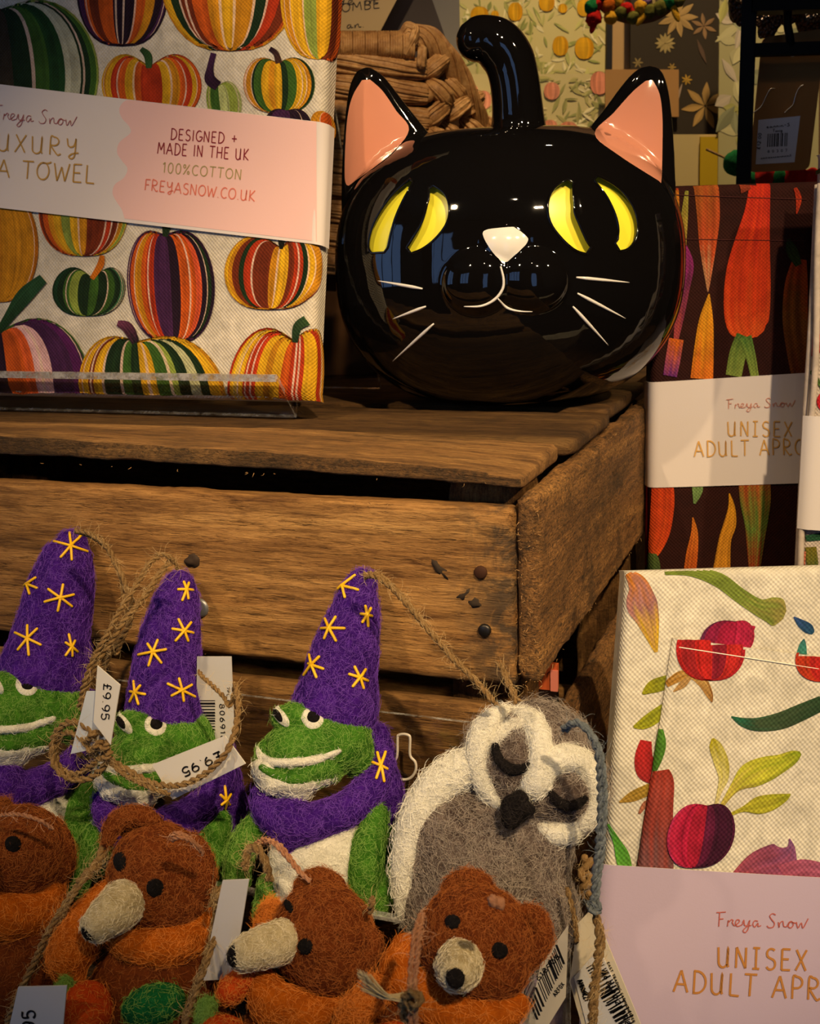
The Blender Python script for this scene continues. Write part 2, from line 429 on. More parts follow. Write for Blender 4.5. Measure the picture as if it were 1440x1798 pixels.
def star(g, tree, px, py, s, rot, mi=0, th=3.2, k=.00026, arms=6, squash=1.0):
    s = s*1.15
    for a in range(3):
        an = math.radians(rot+a*60+random.uniform(-9, 9)); l1, l2 = s*random.uniform(.75, 1.15), s*random.uniform(.75, 1.15)
        dx, dy = math.cos(an)*squash, math.sin(an); pl = []
        for q in np.linspace(-1, 1, 7):
            L = l1 if q < 0 else l2
            h, nr = hit(tree, px+dx*L*q, py+dy*L*q)
            if h is not None: pl.append(h+nr*k*(1.5+3.0*(1-abs(q))+a*.7))
        if len(pl) > 2: rtube(g, pl, th*k, 6, mi)
def twine(name, pts, r, mats, parent, nf=300, closed=False, ply=2, pitch=5.5, fl=.006, res=10):
    q = smoothline(np.array(pts, float), res); g = Geo()
    seg = np.linalg.norm(np.diff(q, axis=0), axis=1); s = np.concatenate([[0], np.cumsum(seg)])
    nn = max(12, int(s[-1]/(r*.9))); si = np.linspace(0, s[-1], nn)
    c = np.stack([np.interp(si, s, q[:, i]) for i in range(3)], 1)
    c += np.array([[mnoise.noise(Vector(p*90+k*7)) for k in range(3)] for p in c])*r*.35
    T, A, B = frames(c)
    for p in range(ply):
        ph = 2*np.pi*p/ply + si/(r*pitch)*2*np.pi
        cc = c + (A*np.cos(ph)[:, None]+B*np.sin(ph)[:, None])*r*.52
        rtube(g, cc, r*.56*(1+.12*np.sin(si*900+p)), 7)
    V = np.concatenate(g.V); F = list(g.F)
    if nf: fuzz(g, V, F, int(nf*.4), fl, 1, .00006, .7, 1.6)
    return obj(name, g, list(mats), parent)

# ------------------------------------------------------------------ flat sheets and printing
class Sheet:
    """a stiff sheet with origin O, unit axes U (right), V (up), N (towards the viewer); edges roll back"""
    def __init__(s, O, U, V, u=(0, 1), v=(0, 1), r=.006, skew=0.0, wave=None):
        s.O = np.array(O, float); s.U = nrm(U); s.V = nrm(np.array(V)-s.U*np.dot(V, s.U)); s.N = np.cross(s.U, s.V)
        s.u = u; s.v = v; s.r = r; s.wave = wave; s.skew = skew
    def px(s, px, py):
        r = RM@cdir(px, py); t = (s.O-CAM).dot(s.N)/r.dot(s.N); q = CAM+r*t-s.O
        return np.array([q.dot(s.U)-s.skew*q.dot(s.V), q.dot(s.V)])
    def _roll(s, x, lo, hi):
        r = s.r; x = np.asarray(x, float); out = x.copy(); dn = np.zeros_like(x)
        for sgn, e in ((1, hi-r), (-1, lo+r)):
            d = (x-e)*sgn; m = d > 0; a = np.minimum(d/r, np.pi/2); ex = np.maximum(d-r*np.pi/2, 0)
            out = np.where(m, e+sgn*r*np.sin(a), out); dn = np.where(m, -(r-r*np.cos(a))-ex, dn)
        return out, dn
    def map(s, uv, off=0.0):
        uv = np.asarray(uv, float).reshape(-1, 2)
        uo, du = s._roll(uv[:, 0], *s.u); vo, dv = s._roll(uv[:, 1], *s.v)
        n = du+dv
        if s.wave is not None: n = n + s.wave(uv[:, 0], uv[:, 1])
        P0 = s.O+(uo+s.skew*vo)[:, None]*s.U+vo[:, None]*s.V+n[:, None]*s.N
        # print lifts outwards: away from a point inside the thickness
        o = np.ones(len(uv))*off
        ru = np.where(du < -1e-9, 1.0, 0); sgn = np.where(uv[:, 0] > np.mean(s.u), 1, -1)
        aa = np.clip(np.where(du < 0, (np.abs(uv[:, 0]-np.where(sgn > 0, s.u[1]-s.r, s.u[0]+s.r))/s.r), 0), 0, np.pi/2)
        d = s.N[None]*np.cos(aa)[:, None]+s.U[None]*(sgn*np.sin(aa))[:, None]
        return P0+d*o[:, None]
    def cloth(s, g, back=.02, du=.004, mi=0, col=(1, 1, 1), sides=True, exact=False):
        """front face plus rolled edges; closed behind by a back face"""
        e = s.r*(np.pi/2-1)+back if sides else 0
        us = np.linspace(s.u[0]-e, s.u[1]+e, int((s.u[1]-s.u[0]+2*e)/du)+2); vs = np.linspace(s.v[0]-e, s.v[1]+e, int((s.v[1]-s.v[0]+2*e)/du)+2)
        UU, VV = np.meshgrid(us, vs); uv = np.stack([UU.ravel(), VV.ravel()], 1)
        # corners: shrink the roll so the box corner stays closed
        Pm = s.map(uv); g.add(Pm, grid_faces(len(vs), len(us)), mi, col, uv)
        return g
def quads_print(g, s, PX, cols, off, mi=0, clip=None):
    """PX: (n,m,2) pixel grid, cols: (n-1,m-1,3) -> quads on the sheet"""
    n, m = PX.shape[:2]; uv = np.array([s.px(*p) for p in PX.reshape(-1, 2)])
    V = s.map(uv, off); F = []; C = []
    ce = .5*(s.r*(np.pi/2-1))
    for i in range(n-1):
        for j in range(m-1):
            ids = (i*m+j, i*m+j+1, (i+1)*m+j+1, (i+1)*m+j)
            cu = uv[list(ids)].mean(0)
            if clip is not None and not clip(cu): continue
            F.append(ids); C.append(cols[i, j])
    if F: g.add(V, F, mi, np.array(C), uv)
def in_sheet(s, extra=.012, vin=.0):
    return lambda c: s.u[0]-extra < c[0] < s.u[1]+extra and s.v[0]-vin < c[1] < s.v[1]+vin
def jit(c, a=.12): return np.clip(np.array(c)*(1+random.uniform(-a, a)), 0, 1)
def strip_print(g, s, pts, c0, c1=None, c2=None, off=.0004, na=14, mix=.5, streak=.22, clip=None, n=5):
    """pts (px,py,halfwidth) centreline; colours blend c0 -> c1 along, streaked across"""
    q = smoothline(np.array(pts, float), n); T = np.gradient(q[:, :2], axis=0); T /= np.linalg.norm(T, axis=1)[:, None]+1e-9
    Nn = np.stack([-T[:, 1], T[:, 0]], 1); t = np.linspace(-1, 1, na+1)
    PX = q[:, None, :2]+Nn[:, None]*(q[:, 2][:, None]*t[None])[..., None]
    c0 = np.array(srgb(c0)); c1 = np.array(srgb(c1)) if c1 else c0; c2 = np.array(srgb(c2)) if c2 else None
    n_, m_ = len(q)-1, na; sd = random.random()*50
    C = np.zeros((n_, m_, 3)); st = [mnoise.noise(Vector((j*.45+sd, 0, sd))) for j in range(m_)]
    for i in range(n_):
        f = i/max(n_-1, 1)
        for j in range(m_):
            ff = min(max(f+.35*mnoise.noise(Vector((i*.12+sd, j*.35, 1))), 0), 1)
            if c2 is not None: c = c0+(c1-c0)*min(ff*2, 1) if ff < .5 else c1+(c2-c1)*(ff*2-1)
            else: c = c0+(c1-c0)*ff
            C[i, j] = np.clip(c*(1+streak*2*st[j]), 0, 1)
    quads_print(g, s, PX, C, off, clip=clip)
def pumpkin_print(g, s, cx, cy, rx, ry, top, pal, seed, off=.0004, streaks=5, clip=None, nt=72, ns=20, lobes=.04, bot=None, tw=0.0):
    R = random.Random(seed); tx, ty = top; bx, by = bot or (cx+(cx-tx)*.1, cy+ry)
    K = len(pal); bd = [0]+[(k+R.uniform(-.18, .18))/K for k in range(1, K)]+[1]
    al = np.linspace(0, 1, nt+1); ang = (al-.5)*np.pi; t = np.sin(ang)
    ss = np.linspace(0, 1, ns+1)**1.15
    PX = np.zeros((ns+1, nt+1, 2))
    lob = 1+lobes*np.array([math.cos((a*K % 1-.5)*math.pi) for a in al])
    for i, q in enumerate(ss):
        g1 = math.sin(math.pi*q)**.72 if 0 < q < 1 else 0
        yy = cy-ry*math.cos(math.pi*q)
        w = (1-q)**(2+13*np.abs(t)**1.3)
        x = cx+(tx-cx)*(1-q)**2+(bx-cx)*q**2*(.6)+t*rx*g1+tw*g1
        PX[i, :, 0] = x
        PX[i, :, 1] = (yy-cy)*(lob)*(1 if q > .5 else 1)+cy+(ty-(cy-ry))*(w)
    C = np.zeros((ns, nt, 3)); sd = seed*3.7
    wl = sorted(R.sample(range(1, K), min(streaks, K-1))) if K > 1 else []
    wcols = {}
    for k in wl:
        j = int(bd[k]*nt+R.choice([0, 0, 2, -3])); wcols[j] = 1
    for j in range(nt):
        a = (j+.5)/nt; k = max(x for x in range(K) if bd[x] <= a); c = np.array(srgb(pal[k]))
        f = 1+.5*mnoise.noise(Vector((j*.5+sd, 0, 2)))
        for i in range(ns):
            h = f+.28*mnoise.noise(Vector((j*.2+sd, i*.28, 5)))
            cc = c*h
            if j in wcols: 
                m_ = .75+.3*mnoise.noise(Vector((j, i*.5, sd))); cc = cc*(1-m_)+np.array(srgb((250, 215, 190)))*m_
            C[i, j] = np.clip(cc, 0, 1)
    quads_print(g, s, PX, C, off, clip=clip)

# a hand-drawn stroke alphabet: polylines in a box 0..1 (y up)
def _arc(cx, cy, rx, ry, a0, a1, n=10):
    return [(cx+rx*math.cos(math.radians(a0+(a1-a0)*i/n)), cy+ry*math.sin(math.radians(a0+(a1-a0)*i/n))) for i in range(n+1)]
O_ = _arc(.42, .5, .38, .48, 100, 460, 16)
GL = {
 'A': (.8, [[(0, 0), (.38, 1), (.78, 0)], [(.12, .36), (.66, .36)]]),
 'B': (.7, [[(.08, 0), (.08, 1)], [(.08, 1)]+_arc(.3, .76, .28, .24, 90, -90)+[(.08, .52)], [(.08, .52)]+_arc(.32, .26, .32, .26, 90, -90)+[(.08, 0)]]),
 'C': (.7, [_arc(.42, .5, .38, .48, 50, 310, 12)]),
 'D': (.75, [[(.08, 0), (.08, 1)], [(.02, 1)]+_arc(.2, .5, .52, .5, 90, -90, 12)+[(.02, 0)]]),
 'E': (.62, [[(.56, 1), (.06, 1), (.06, 0), (.58, 0)], [(.06, .52), (.48, .52)]]),
 'F': (.6, [[(.08, 0), (.08, 1), (.58, 1)], [(.08, .52), (.46, .52)]]),
 'G': (.75, [_arc(.42, .5, .38, .48, 55, 350, 12)+[(.45, .42)]]),
 'H': (.72, [[(.06, 0), (.06, 1)], [(.64, 0), (.64, 1)], [(.06, .5), (.64, .5)]]),
 'I': (.22, [[(.1, 0), (.1, 1)]]), 'I2': (.5, [[(.22, 0), (.22, 1)], [(.02, 1), (.44, 1)], [(.02, 0), (.44, 0)]]),
 'K': (.7, [[(.08, 0), (.08, 1)], [(.6, 1), (.08, .42), (.66, 0)]]),
 'L': (.6, [[(.08, 1), (.08, 0), (.58, -.02)]]),
 'M': (.9, [[(.02, 0), (.1, 1), (.42, .35), (.74, 1), (.86, 0)]]),
 'N': (.75, [[(.06, 0), (.06, 1), (.64, 0), (.64, 1)]]),
 'O': (.85, [O_]), 'O2': (.92, [O_+[(.62, .95), (.8, .98), (.92, 1.04)]]),
 'P': (.65, [[(.08, 0), (.08, 1)]+_arc(.28, .75, .32, .26, 90, -90)+[(.08, .48)]]),
 'R': (.75, [[(.08, 0), (.08, 1)]+_arc(.28, .76, .3, .24, 90, -90)+[(.12, .5), (.5, .04), (.62, .0), (.74, .08)]]),
 'S': (.65, [_arc(.34, .76, .26, .23, 40, 260, 9)+_arc(.32, .25, .28, .26, 80, -150, 9)]),
 'T': (.7, [[(0, 1), (.7, 1)], [(.35, 1), (.33, 0)]]),
 'U': (.78, [[(.02, .96), (.06, .35)]+_arc(.33, .3, .27, .3, 190, 340, 8)+[(.62, 1), (.62, .2), (.68, .02)]]),
 'V': (.7, [[(0, 1), (.35, 0), (.68, 1)]]),
 'W': (1.0, [[(0, 1), (.22, 0), (.48, .8), (.72, 0), (.98, 1)]]),
 'X': (.7, [[(.02, 1), (.62, 0)], [(.64, 1), (0, 0)]]),
 'Y': (.72, [[(.04, .98), (.12, .6), (.3, .5), (.5, .62), (.58, 1)], [(.58, 1), (.56, .1), (.4, -.15), (.2, -.05), (.4, .12), (.78, .2)]]),
 'Z': (.7, [[(.04, 1), (.62, 1), (.02, 0), (.64, 0)]]),
 '0': (.66, [_arc(.32, .5, .27, .5, 90, 450, 14)]), '1': (.4, [[(.06, .8), (.26, 1), (.26, 0)]]),
 '2': (.66, [_arc(.32, .72, .27, .28, 160, -30, 9)+[(.04, 0), (.62, 0)]]),
 '3': (.64, [_arc(.28, .76, .25, .24, 150, -80, 9)+_arc(.28, .26, .29, .27, 80, -150, 9)]),
 '5': (.64, [[(.56, 1), (.12, 1), (.08, .56)]+_arc(.28, .32, .29, .32, 110, -150, 10)]),
 '6': (.66, [[(.5, .98), (.2, .7), (.06, .35)]+_arc(.32, .29, .27, .29, 170, -190, 14)]),
 '4': (.66, [[(.44, 0), (.44, 1), (.02, .3), (.62, .3)]]), '7': (.62, [[(.04, 1), (.58, 1), (.22, 0)]]),
 '8': (.66, [_arc(.32, .75, .23, .24, 0, 360, 12), _arc(.32, .26, .28, .27, 0, 360, 12)]),
 '9': (.66, [_arc(.32, .7, .27, .3, 0, 360, 14)+[(.59, .6), (.5, .2), (.3, 0)]]),
 '£': (.66, [[(.56, .8), (.45, .98), (.28, .98), (.2, .75), (.22, .4), (.16, .08), (.04, 0), (.6, 0)], [(.04, .48), (.46, .48)]]),
 '.': (.2, [[(.08, 0), (.1, .06)]]), '%': (.8, [_arc(.14, .8, .12, .16, 0, 360, 8), _arc(.6, .2, .1, .14, 0, 360, 8), [(.68, 1), (.06, 0)]]),
 '+': (.8, [[(.1, .5), (.7, .5)], [(.4, .2), (.4, .82)]]), ' ': (.4, []), '-': (.5, [[(.1, .5), (.4, .5)]]),
 'f': (.62, [[(.14, 1), (.1, -.02)], [(-.08, .98), (.55, 1.04)], [(.12, .52), (.4, .54)]]),
 'r': (.5, [[(.05, .0), (.1, .45), (.12, .3), (.3, .5), (.42, .42), (.36, .3), (.5, .05)]]),
 'e': (.5, [[(.0, .05), (.3, .32), (.3, .48), (.14, .48), (.06, .22), (.2, .02), (.5, .14)]]),
 'y': (.62, [[(.0, .14), (.1, .5), (.16, .12), (.36, .12), (.5, .5), (.42, -.1), (.24, -.4), (.06, -.3), (.3, .0), (.62, .12)]]),
 'a': (.62, [[(.42, .42), (.2, .45), (.08, .2), (.22, .0), (.42, .3), (.44, .06), (.64, .12)]]),
 's': (.7, [[(.55, .9), (.35, 1.0), (.15, .82), (.3, .55), (.48, .3), (.38, .02), (.1, -.02), (-.02, .12)]]),
 'n': (.6, [[(.02, .4), (.08, 0), (.12, .3), (.32, .46), (.4, .1), (.62, .08)]]),
 'o': (.6, [[(.0, .1), (.12, .38), (.3, .46), (.42, .22), (.26, .0), (.08, .1), (.2, .4), (.6, .34)]]),
 'w': (.8, [[(.0, .44), (.12, .0), (.34, .38), (.46, .0), (.8, .7)]]),
 'i': (.25, [[(.1, 0), (.14, .45)], [(.17, .62), (.18, .66)]]), 'd': (.6, [[(.42, .42), (.2, .45), (.08, .2), (.22, .0), (.4, .2), (.52, 1.0), (.42, .0)]]),
 'c': (.5, [[(.42, .4), (.2, .46), (.06, .2), (.2, .0), (.42, .06)]]),
 'l': (.3, [[(.2, 1), (.08, .1), (.2, 0)]]), 'm': (.8, [[(.02, .4), (.06, 0), (.1, .3), (.26, .46), (.32, 0), (.36, .3), (.54, .46), (.6, 0)]]),
}
def ribbon2d(g, s, pl, wd, col, off, smooth=True, mi=0):
    pl = np.array(pl, float)
    if smooth and len(pl) > 2: pl = smoothline(pl, 4)
    uv = np.array([s.px(*p) for p in pl]); T = np.gradient(uv, axis=0); T /= np.linalg.norm(T, axis=1)[:, None]+1e-12
    Nn = np.stack([-T[:, 1], T[:, 0]], 1)*wd/2
    A = np.concatenate([uv-Nn, uv+Nn]); n = len(uv)
    g.add(s.map(A, off), [(i, i+1, n+i+1, n+i) for i in range(n-1)], mi, col, A)
def text_print(g, s, words, p0, p1, hgt, wd, col, off=.0005, flip=1, track=.22, up=None, slant=0.0):
    """letters laid from pixel p0 to p1 along the baseline, hgt pixels high"""
    gl = [GL[w] for w in words]; tot = sum(x[0] for x in gl)+track*(len(gl)-1)
    p0 = np.array(p0, float); p1 = np.array(p1, float); d = (p1-p0)
    ux = d/np.linalg.norm(d); uy = np.array(up, float) if up is not None else np.array([ux[1], -ux[0]])*flip
    x = 0; ang = {'A', 'E', 'F', 'H', 'I', 'K', 'L', 'M', 'N', 'T', 'V', 'W', 'X', 'Z', '+', '1', 'I2'}
    c = srgb(col)
    for w, (wid, pls) in zip(words, gl):
        for pl in pls:
            q = [p0+d*((x+a+slant*b)/tot)+uy*hgt*b for a, b in pl]
            if w in ang:
                for a, b in zip(q[:-1], q[1:]): ribbon2d(g, s, [a, (a+b)/2, b], wd, c, off, False)
            else: ribbon2d(g, s, q, wd, c, off)
        x += wid+track
# ================================================================== the setting
TZ = -0.32                                                # table top height
shopwall = flat('warm painted wall', (150, 120, 84), .85); darkwood = wood('dark shelf wood', 0, .35)
def struct(name, g, m, **k):
    o = obj(name, g, m, **k); o['kind'] = 'structure'; return o
g = Geo(); box(g, (-2.6, -3.2, -1.16), (2.6, 2.3, -1.1)); struct('floor', g, wood('floor boards', 1, .5), smooth=False)
g = Geo(); box(g, (-2.6, -3.2, 1.7), (2.6, 2.3, 1.76)); struct('ceiling', g, flat('ceiling paint', (120, 104, 84), .9), smooth=False)
g = Geo(); box(g, (-2.6, 2.2, -1.1), (2.6, 2.3, 1.7)); struct('wall_back', g, shopwall, smooth=False)
g = Geo(); box(g, (2.5, -3.2, -1.1), (2.6, 2.2, 1.7)); struct('wall_right', g, shopwall, smooth=False)
# shop front with its window and glazed door behind the camera, a side window on the left
def holed(name, axis, at, lo, hi, holes):
    """wall slab with rectangular openings (a0,a1,z0,z1)"""
    g = Geo(); xs = sorted({lo, hi, *[h[0] for h in holes], *[h[1] for h in holes]})
    for a0, a1 in zip(xs[:-1], xs[1:]):
        hs = [h for h in holes if h[0] <= a0 and a1 <= h[1]]
        zs = [(-1.1, 1.7)] if not hs else [(-1.1, hs[0][2]), (hs[0][3], 1.7)]
        for z0, z1 in zs:
            if z1-z0 < .001: continue
            if axis == 1: box(g, (a0, at, z0), (a1, at+.1, z1))
            else: box(g, (at, a0, z0), (at+.1, a1, z1))
    return struct(name, g, shopwall, smooth=False)
holed('wall_front', 1, -3.2, -2.6, 2.5, [(-2.0, -.7, -.2, 1.3), (.9, 1.7, -1.1, 1.1)])
holed('wall_left', 0, -2.6, -3.1, 2.2, [(-1.7, -.5, -.2, 1.3)])
frm = flat('painted window frame', (60, 66, 60), .5); pane = clear('window glass', (.96, .97, .98))
def window(name, axis, at, a0, a1, z0, z1, nb):
    g = Geo()
    def bx(p, q, r, s, t=.05):
        if axis == 1: box(g, (p, at+.02, r), (q, at+.02+t, s))
        else: box(g, (at+.02, p, r), (at+.02+t, q, s))
    bx(a0, a1, z0, z0+.05); bx(a0, a1, z1-.05, z1); bx(a0, a0+.05, z0+.05, z1-.05); bx(a1-.05, a1, z0+.05, z1-.05)
    for k in range(1, nb):
        c = a0+(a1-a0)*k/nb; bx(c-.02, c+.02, z0+.05, z1-.05, .04)
    o = struct(name, g, frm, smooth=False); gp = Geo()
    if axis == 1: box(gp, (a0+.05, at+.035, z0+.05), (a1-.05, at+.041, z1-.05))
    else: box(gp, (at+.035, a0+.05, z0+.05), (at+.041, a1-.05, z1-.05))
    obj('pane', gp, pane, o, smooth=False)
window('window_1', 1, -3.2, -2.0, -.7, -.2, 1.3, 3)
window('window_2', 0, -2.6, -1.7, -.5, -.2, 1.3, 3)
window('door_1', 1, -3.2, .9, 1.7, -1.1, 1.1, 1)

# spot lamps on the ceiling (the fittings of the lights made above)
lampm = flat('black lamp housing', (18, 18, 18), .4)
lm, lnt, lb = mat('lamp glow'); lb.inputs['Emission Color'].default_value = (1, .8, .55, 1); lb.inputs['Emission Strength'].default_value = 60
lampwhere = ['right of the crate and in front', 'left of the camera', 'high at the right above the aprons', 'over the wrapping paper', 'added above the camera to brighten the basket']
for (lp, aim, wt, ang), wh in zip(LAMPS, lampwhere):
    lp = np.array(lp); d = nrm(np.array(aim)-lp)
    t = thing('spot_lamp', (lp[0], lp[1], 1.7), 'small black ceiling spot lamp '+wh, 'lamp', 'ceiling spot lamps')
    g = Geo(); tube(g, [(lp[0], lp[1], 1.7), (lp[0], lp[1], lp[2]+.05)], .008, 10); tube(g, [lp-d*.10, lp-d*.02], .028, 20); obj('housing', g, lampm, t)
    g = Geo(); tube(g, [lp-d*.014, lp-d*.010], .016, 20); obj('bulb', g, lm, t)

# the table that carries everything
g = Geo(); box(g, (-.95, -.5, TZ-.035), (.75, .80, TZ))
t = thing('display_table', (-.1, .3, -1.1), 'dark wooden display table under the crate', 'table')
obj('table_top', g, wood('dark table wood', 0, .4), t, smooth=False)
for sx in (-.9, .66):
    for sy in (-.45, .72):
        g = Geo(); box(g, (sx, sy, -1.1), (sx+.05, sy+.05, TZ-.035)); obj('leg', g, darkwood, t, smooth=False)

# ================================================================== the apple crate
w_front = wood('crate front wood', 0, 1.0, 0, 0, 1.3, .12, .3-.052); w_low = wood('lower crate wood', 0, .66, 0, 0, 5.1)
w_side = wood('sawn crate side wood', 1, 1.75, .12, 1.0, 2.2, .15); w_edge = wood('sawn slat edge wood', 0, .95, .2, .9, 8.8, .2); w_top = wood('crate slat wood', 0, 1.05, .12, .25, 3.7)
w_top_shade = wood('shaded slat wood', 0, .42, .1, .2, 6.2)  # darker slat wood: shade under towel and cat put into the colour
w_post = wood('crate post wood', 2, .8, 0, .5, 4.4)
def hexa(c8, nx, ny, nz, amp=.0006, edge=.0012, seed=0, freq=55):
    """board from 8 corners (bottom ring then top ring), gridded, edges worn, surface uneven"""
    c8 = np.array(c8, float)
    def tri(u, v, w):
        b = (1-v)*((1-u)*c8[0]+u*c8[1])+v*((1-u)*c8[3]+u*c8[2]); t = (1-v)*((1-u)*c8[4]+u*c8[5])+v*((1-u)*c8[7]+u*c8[6])
        return (1-w)*b+w*t
    ids = {}; V = []; F = []
    def vid(i, j, k):
        if (i, j, k) not in ids:
            u, v, w = i/nx, j/ny, k/nz; p = tri(u, v, w); ctr = tri(.5, .5, .5)
            ext = [(i in (0, nx)), (j in (0, ny)), (k in (0, nz))]; s = sum(ext)
            if s >= 2:
                e = edge*(1+.9*mnoise.noise(Vector(p*70+seed)))*(1.0 if s == 2 else 1.6)
                L = [tri(1, .5, .5)-tri(0, .5, .5), tri(.5, 1, .5)-tri(.5, 0, .5), tri(.5, .5, 1)-tri(.5, .5, 0)]
                for a, (ex, val) in enumerate(zip(ext, (u, v, w))):
                    if ex: p = p+nrm(L[a])*e*(1 if val == 0 else -1)*.6
            nz_ = np.array([mnoise.noise(Vector(p*freq+seed+q*13)) for q in range(3)])
            n2 = np.array([mnoise.noise(Vector(p*freq*4+seed+q*17)) for q in range(3)])
            p = p+nz_*amp+n2*amp*.5; ids[(i, j, k)] = len(V); V.append(p)
        return ids[(i, j, k)]
    for i in range(nx):
        for j in range(ny):
            F.append((vid(i, j, 0), vid(i, j+1, 0), vid(i+1, j+1, 0), vid(i+1, j, 0))); F.append((vid(i, j, nz), vid(i+1, j, nz), vid(i+1, j+1, nz), vid(i, j+1, nz)))
    for i in range(nx):
        for k in range(nz):
            F.append((vid(i, 0, k), vid(i+1, 0, k), vid(i+1, 0, k+1), vid(i, 0, k+1))); F.append((vid(i, ny, k), vid(i, ny, k+1), vid(i+1, ny, k+1), vid(i+1, ny, k)))
    for j in range(ny):
        for k in range(nz):
            F.append((vid(0, j, k), vid(0, j, k+1), vid(0, j+1, k+1), vid(0, j+1, k))); F.append((vid(nx, j, k), vid(nx, j+1, k), vid(nx, j+1, k+1), vid(nx, j, k+1)))
    return V, F
def board(name, lo, hi, m, parent, n=(40, 3, 10), tilt=None, warp=None, **k):
    x0, y0, z0 = lo; x1, y1, z1 = hi
    c = [[x0, y0, z0], [x1, y0, z0], [x1, y1, z0], [x0, y1, z0], [x0, y0, z1], [x1, y0, z1], [x1, y1, z1], [x0, y1, z1]]
    if tilt: c = tilt(c)
    V, F = hexa(c, *n, **k)
    if warp: warp(V)
    g = Geo().add(V, F); return obj(name, g, m, parent)
XL = -.62
crate = thing('apple_crate', (-.3, .19, TZ), 'rustic wooden slatted apple crate turned upside down as a shelf', 'crate')
up = board('front_plank', (XL, 0, -.0985), (-.008, .013, -.0005), w_front, crate, (150, 4, 26), amp=.0007, edge=.0016, seed=1)
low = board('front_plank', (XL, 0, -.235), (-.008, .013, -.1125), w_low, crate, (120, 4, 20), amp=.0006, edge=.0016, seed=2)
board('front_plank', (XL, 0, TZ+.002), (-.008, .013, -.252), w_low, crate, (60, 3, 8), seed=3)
def warp_top(V, yb=.080):
    """worn slat: front and back edges follow measured heights"""
    xs = [-.62, -.33, -.267, -.209, -.154, -.116, -.070, -.039, -.014, 0]
    zt = [.030, .0293, .0281, .0262, .0252, .0242, .0222, .0202, .0182, .0164]; zb = [.0165, .0163, .0163, .0157, .0146, .0140, .0128, .0117, .0112, .0100]
    for p in V:
        t = np.interp(p[0], xs, zt); b_ = np.interp(p[0], xs, zb); f = min(max(p[1]/yb, 0), 1)
        tb = np.interp(p[0], [-.4, -.16, 0], [.0235, .0245, .0205]); top = t*(1-f)+tb*f
        w = (p[2]-.010)/.010; p[2] = b_+(top-b_)*w
o_ = board('top_slat', (XL, -.003, .010), (-.003, .080, .020), w_top, crate, (170, 14, 5), warp=warp_top, amp=.0006, edge=.0013, seed=4)
o_.data.materials.append(w_edge)
for p_ in o_.data.polygons:
    if p_.normal.y < -.6: p_.material_index = 1
board('top_slat', (XL, .094, .009), (.0005, .215, .0185), w_top_shade, crate, (120, 12, 3), amp=.0006, edge=.0016, seed=5)
board('top_slat', (XL, .232, .009), (-.005, .386, .0185), w_top_shade, crate, (90, 10, 3), seed=6)
def bowed(c):
    return c
board('side_plank', (-.007, -.002, -.0940), (.006, .386, .0065), w_side, crate, (4, 110, 34), amp=.0011, edge=.002, seed=7)
board('side_plank', (-.007, .012, -.240), (.004, .386, -.1425), w_side, crate, (3, 80, 22), amp=.001, edge=.002, seed=8)
board('side_plank', (-.007, .012, TZ+.002), (.004, .386, -.252), w_side, crate, (3, 40, 8), amp=.001, edge=.002, seed=9)
board('side_plank', (XL, 0.014, -.1), (XL+.012, .386, .0065), w_side, crate, (3, 40, 12), seed=10)
board('side_plank', (XL, 0.014, TZ+.002), (XL+.012, .386, -.13), w_side, crate, (3, 40, 12), seed=11)
for (z0, z1, sd) in ((-.1, .0, 12), (-.235, -.112, 13), (TZ+.002, -.25, 14)):
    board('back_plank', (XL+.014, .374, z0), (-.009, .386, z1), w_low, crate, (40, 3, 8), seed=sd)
for (x, y, zt) in ((-.050, .0145, .0105), (-.050, .335, .0065), (XL+.013, .0145, .0065), (XL+.013, .335, .0065)):
    board('corner_post', (x, y, TZ+.002), (x+.042, y+.038, zt), w_post, crate, (8, 8, 40), amp=.0012, edge=.002, seed=15+x*10+y)
def nail(px, py, r, m, parent, plane=1, val=-.0006, lab=None):
    p = on(plane, val, px, py); g = Geo(); n = np.zeros(3); n[plane] = -1 if plane == 1 else 1
    tube(g, [p-n*.004, p+n*.0008, p+n*.0015], [r, r, r*.75], 14); o = obj('nail', g, m, parent)
    if lab: o['label'] = lab
nail(844, 1005, .0036, rust, up, lab='rusted nail head'); nail(851, 1107, .0036, nailm, up, lab='dark steel nail head')
nail(351, 1067, .0058, flat('galvanised nail', (150, 150, 150), .45, .5, .7), up, lab='large galvanised nail head')
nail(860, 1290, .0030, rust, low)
p = on(1, -.0008, 337, 985)                              # dark knot in the front plank
g = Geo(); ell(g, p+np.array([0, .0035, 0]), np.array([[.006, 0, .003], [0, .0042, 0], [-.002, 0, .0042]]), 3, lump=.3); obj('knot', g, flat('knot wood', (58, 42, 26), .8), up, smooth=True)
for (px, py, a, b, rot) in ((770, 998, .0028, .0065, .8), (812, 1045, .006, .0022, .5), (832, 1058, .0042, .0028, .1)):   # chipped, stained splits
    p = on(1, -.0003, px, py); c, s_ = math.cos(rot), math.sin(rot)
    g = Geo(); ell(g, p+np.array([0, .0012, 0]), np.array([[a*c, 0, a*s_], [0, .0016, 0], [-b*s_, 0, b*c]]), 2, lump=.8, seed=px); obj('scar', g, flat('stained scar', (52, 40, 28), .9), up)

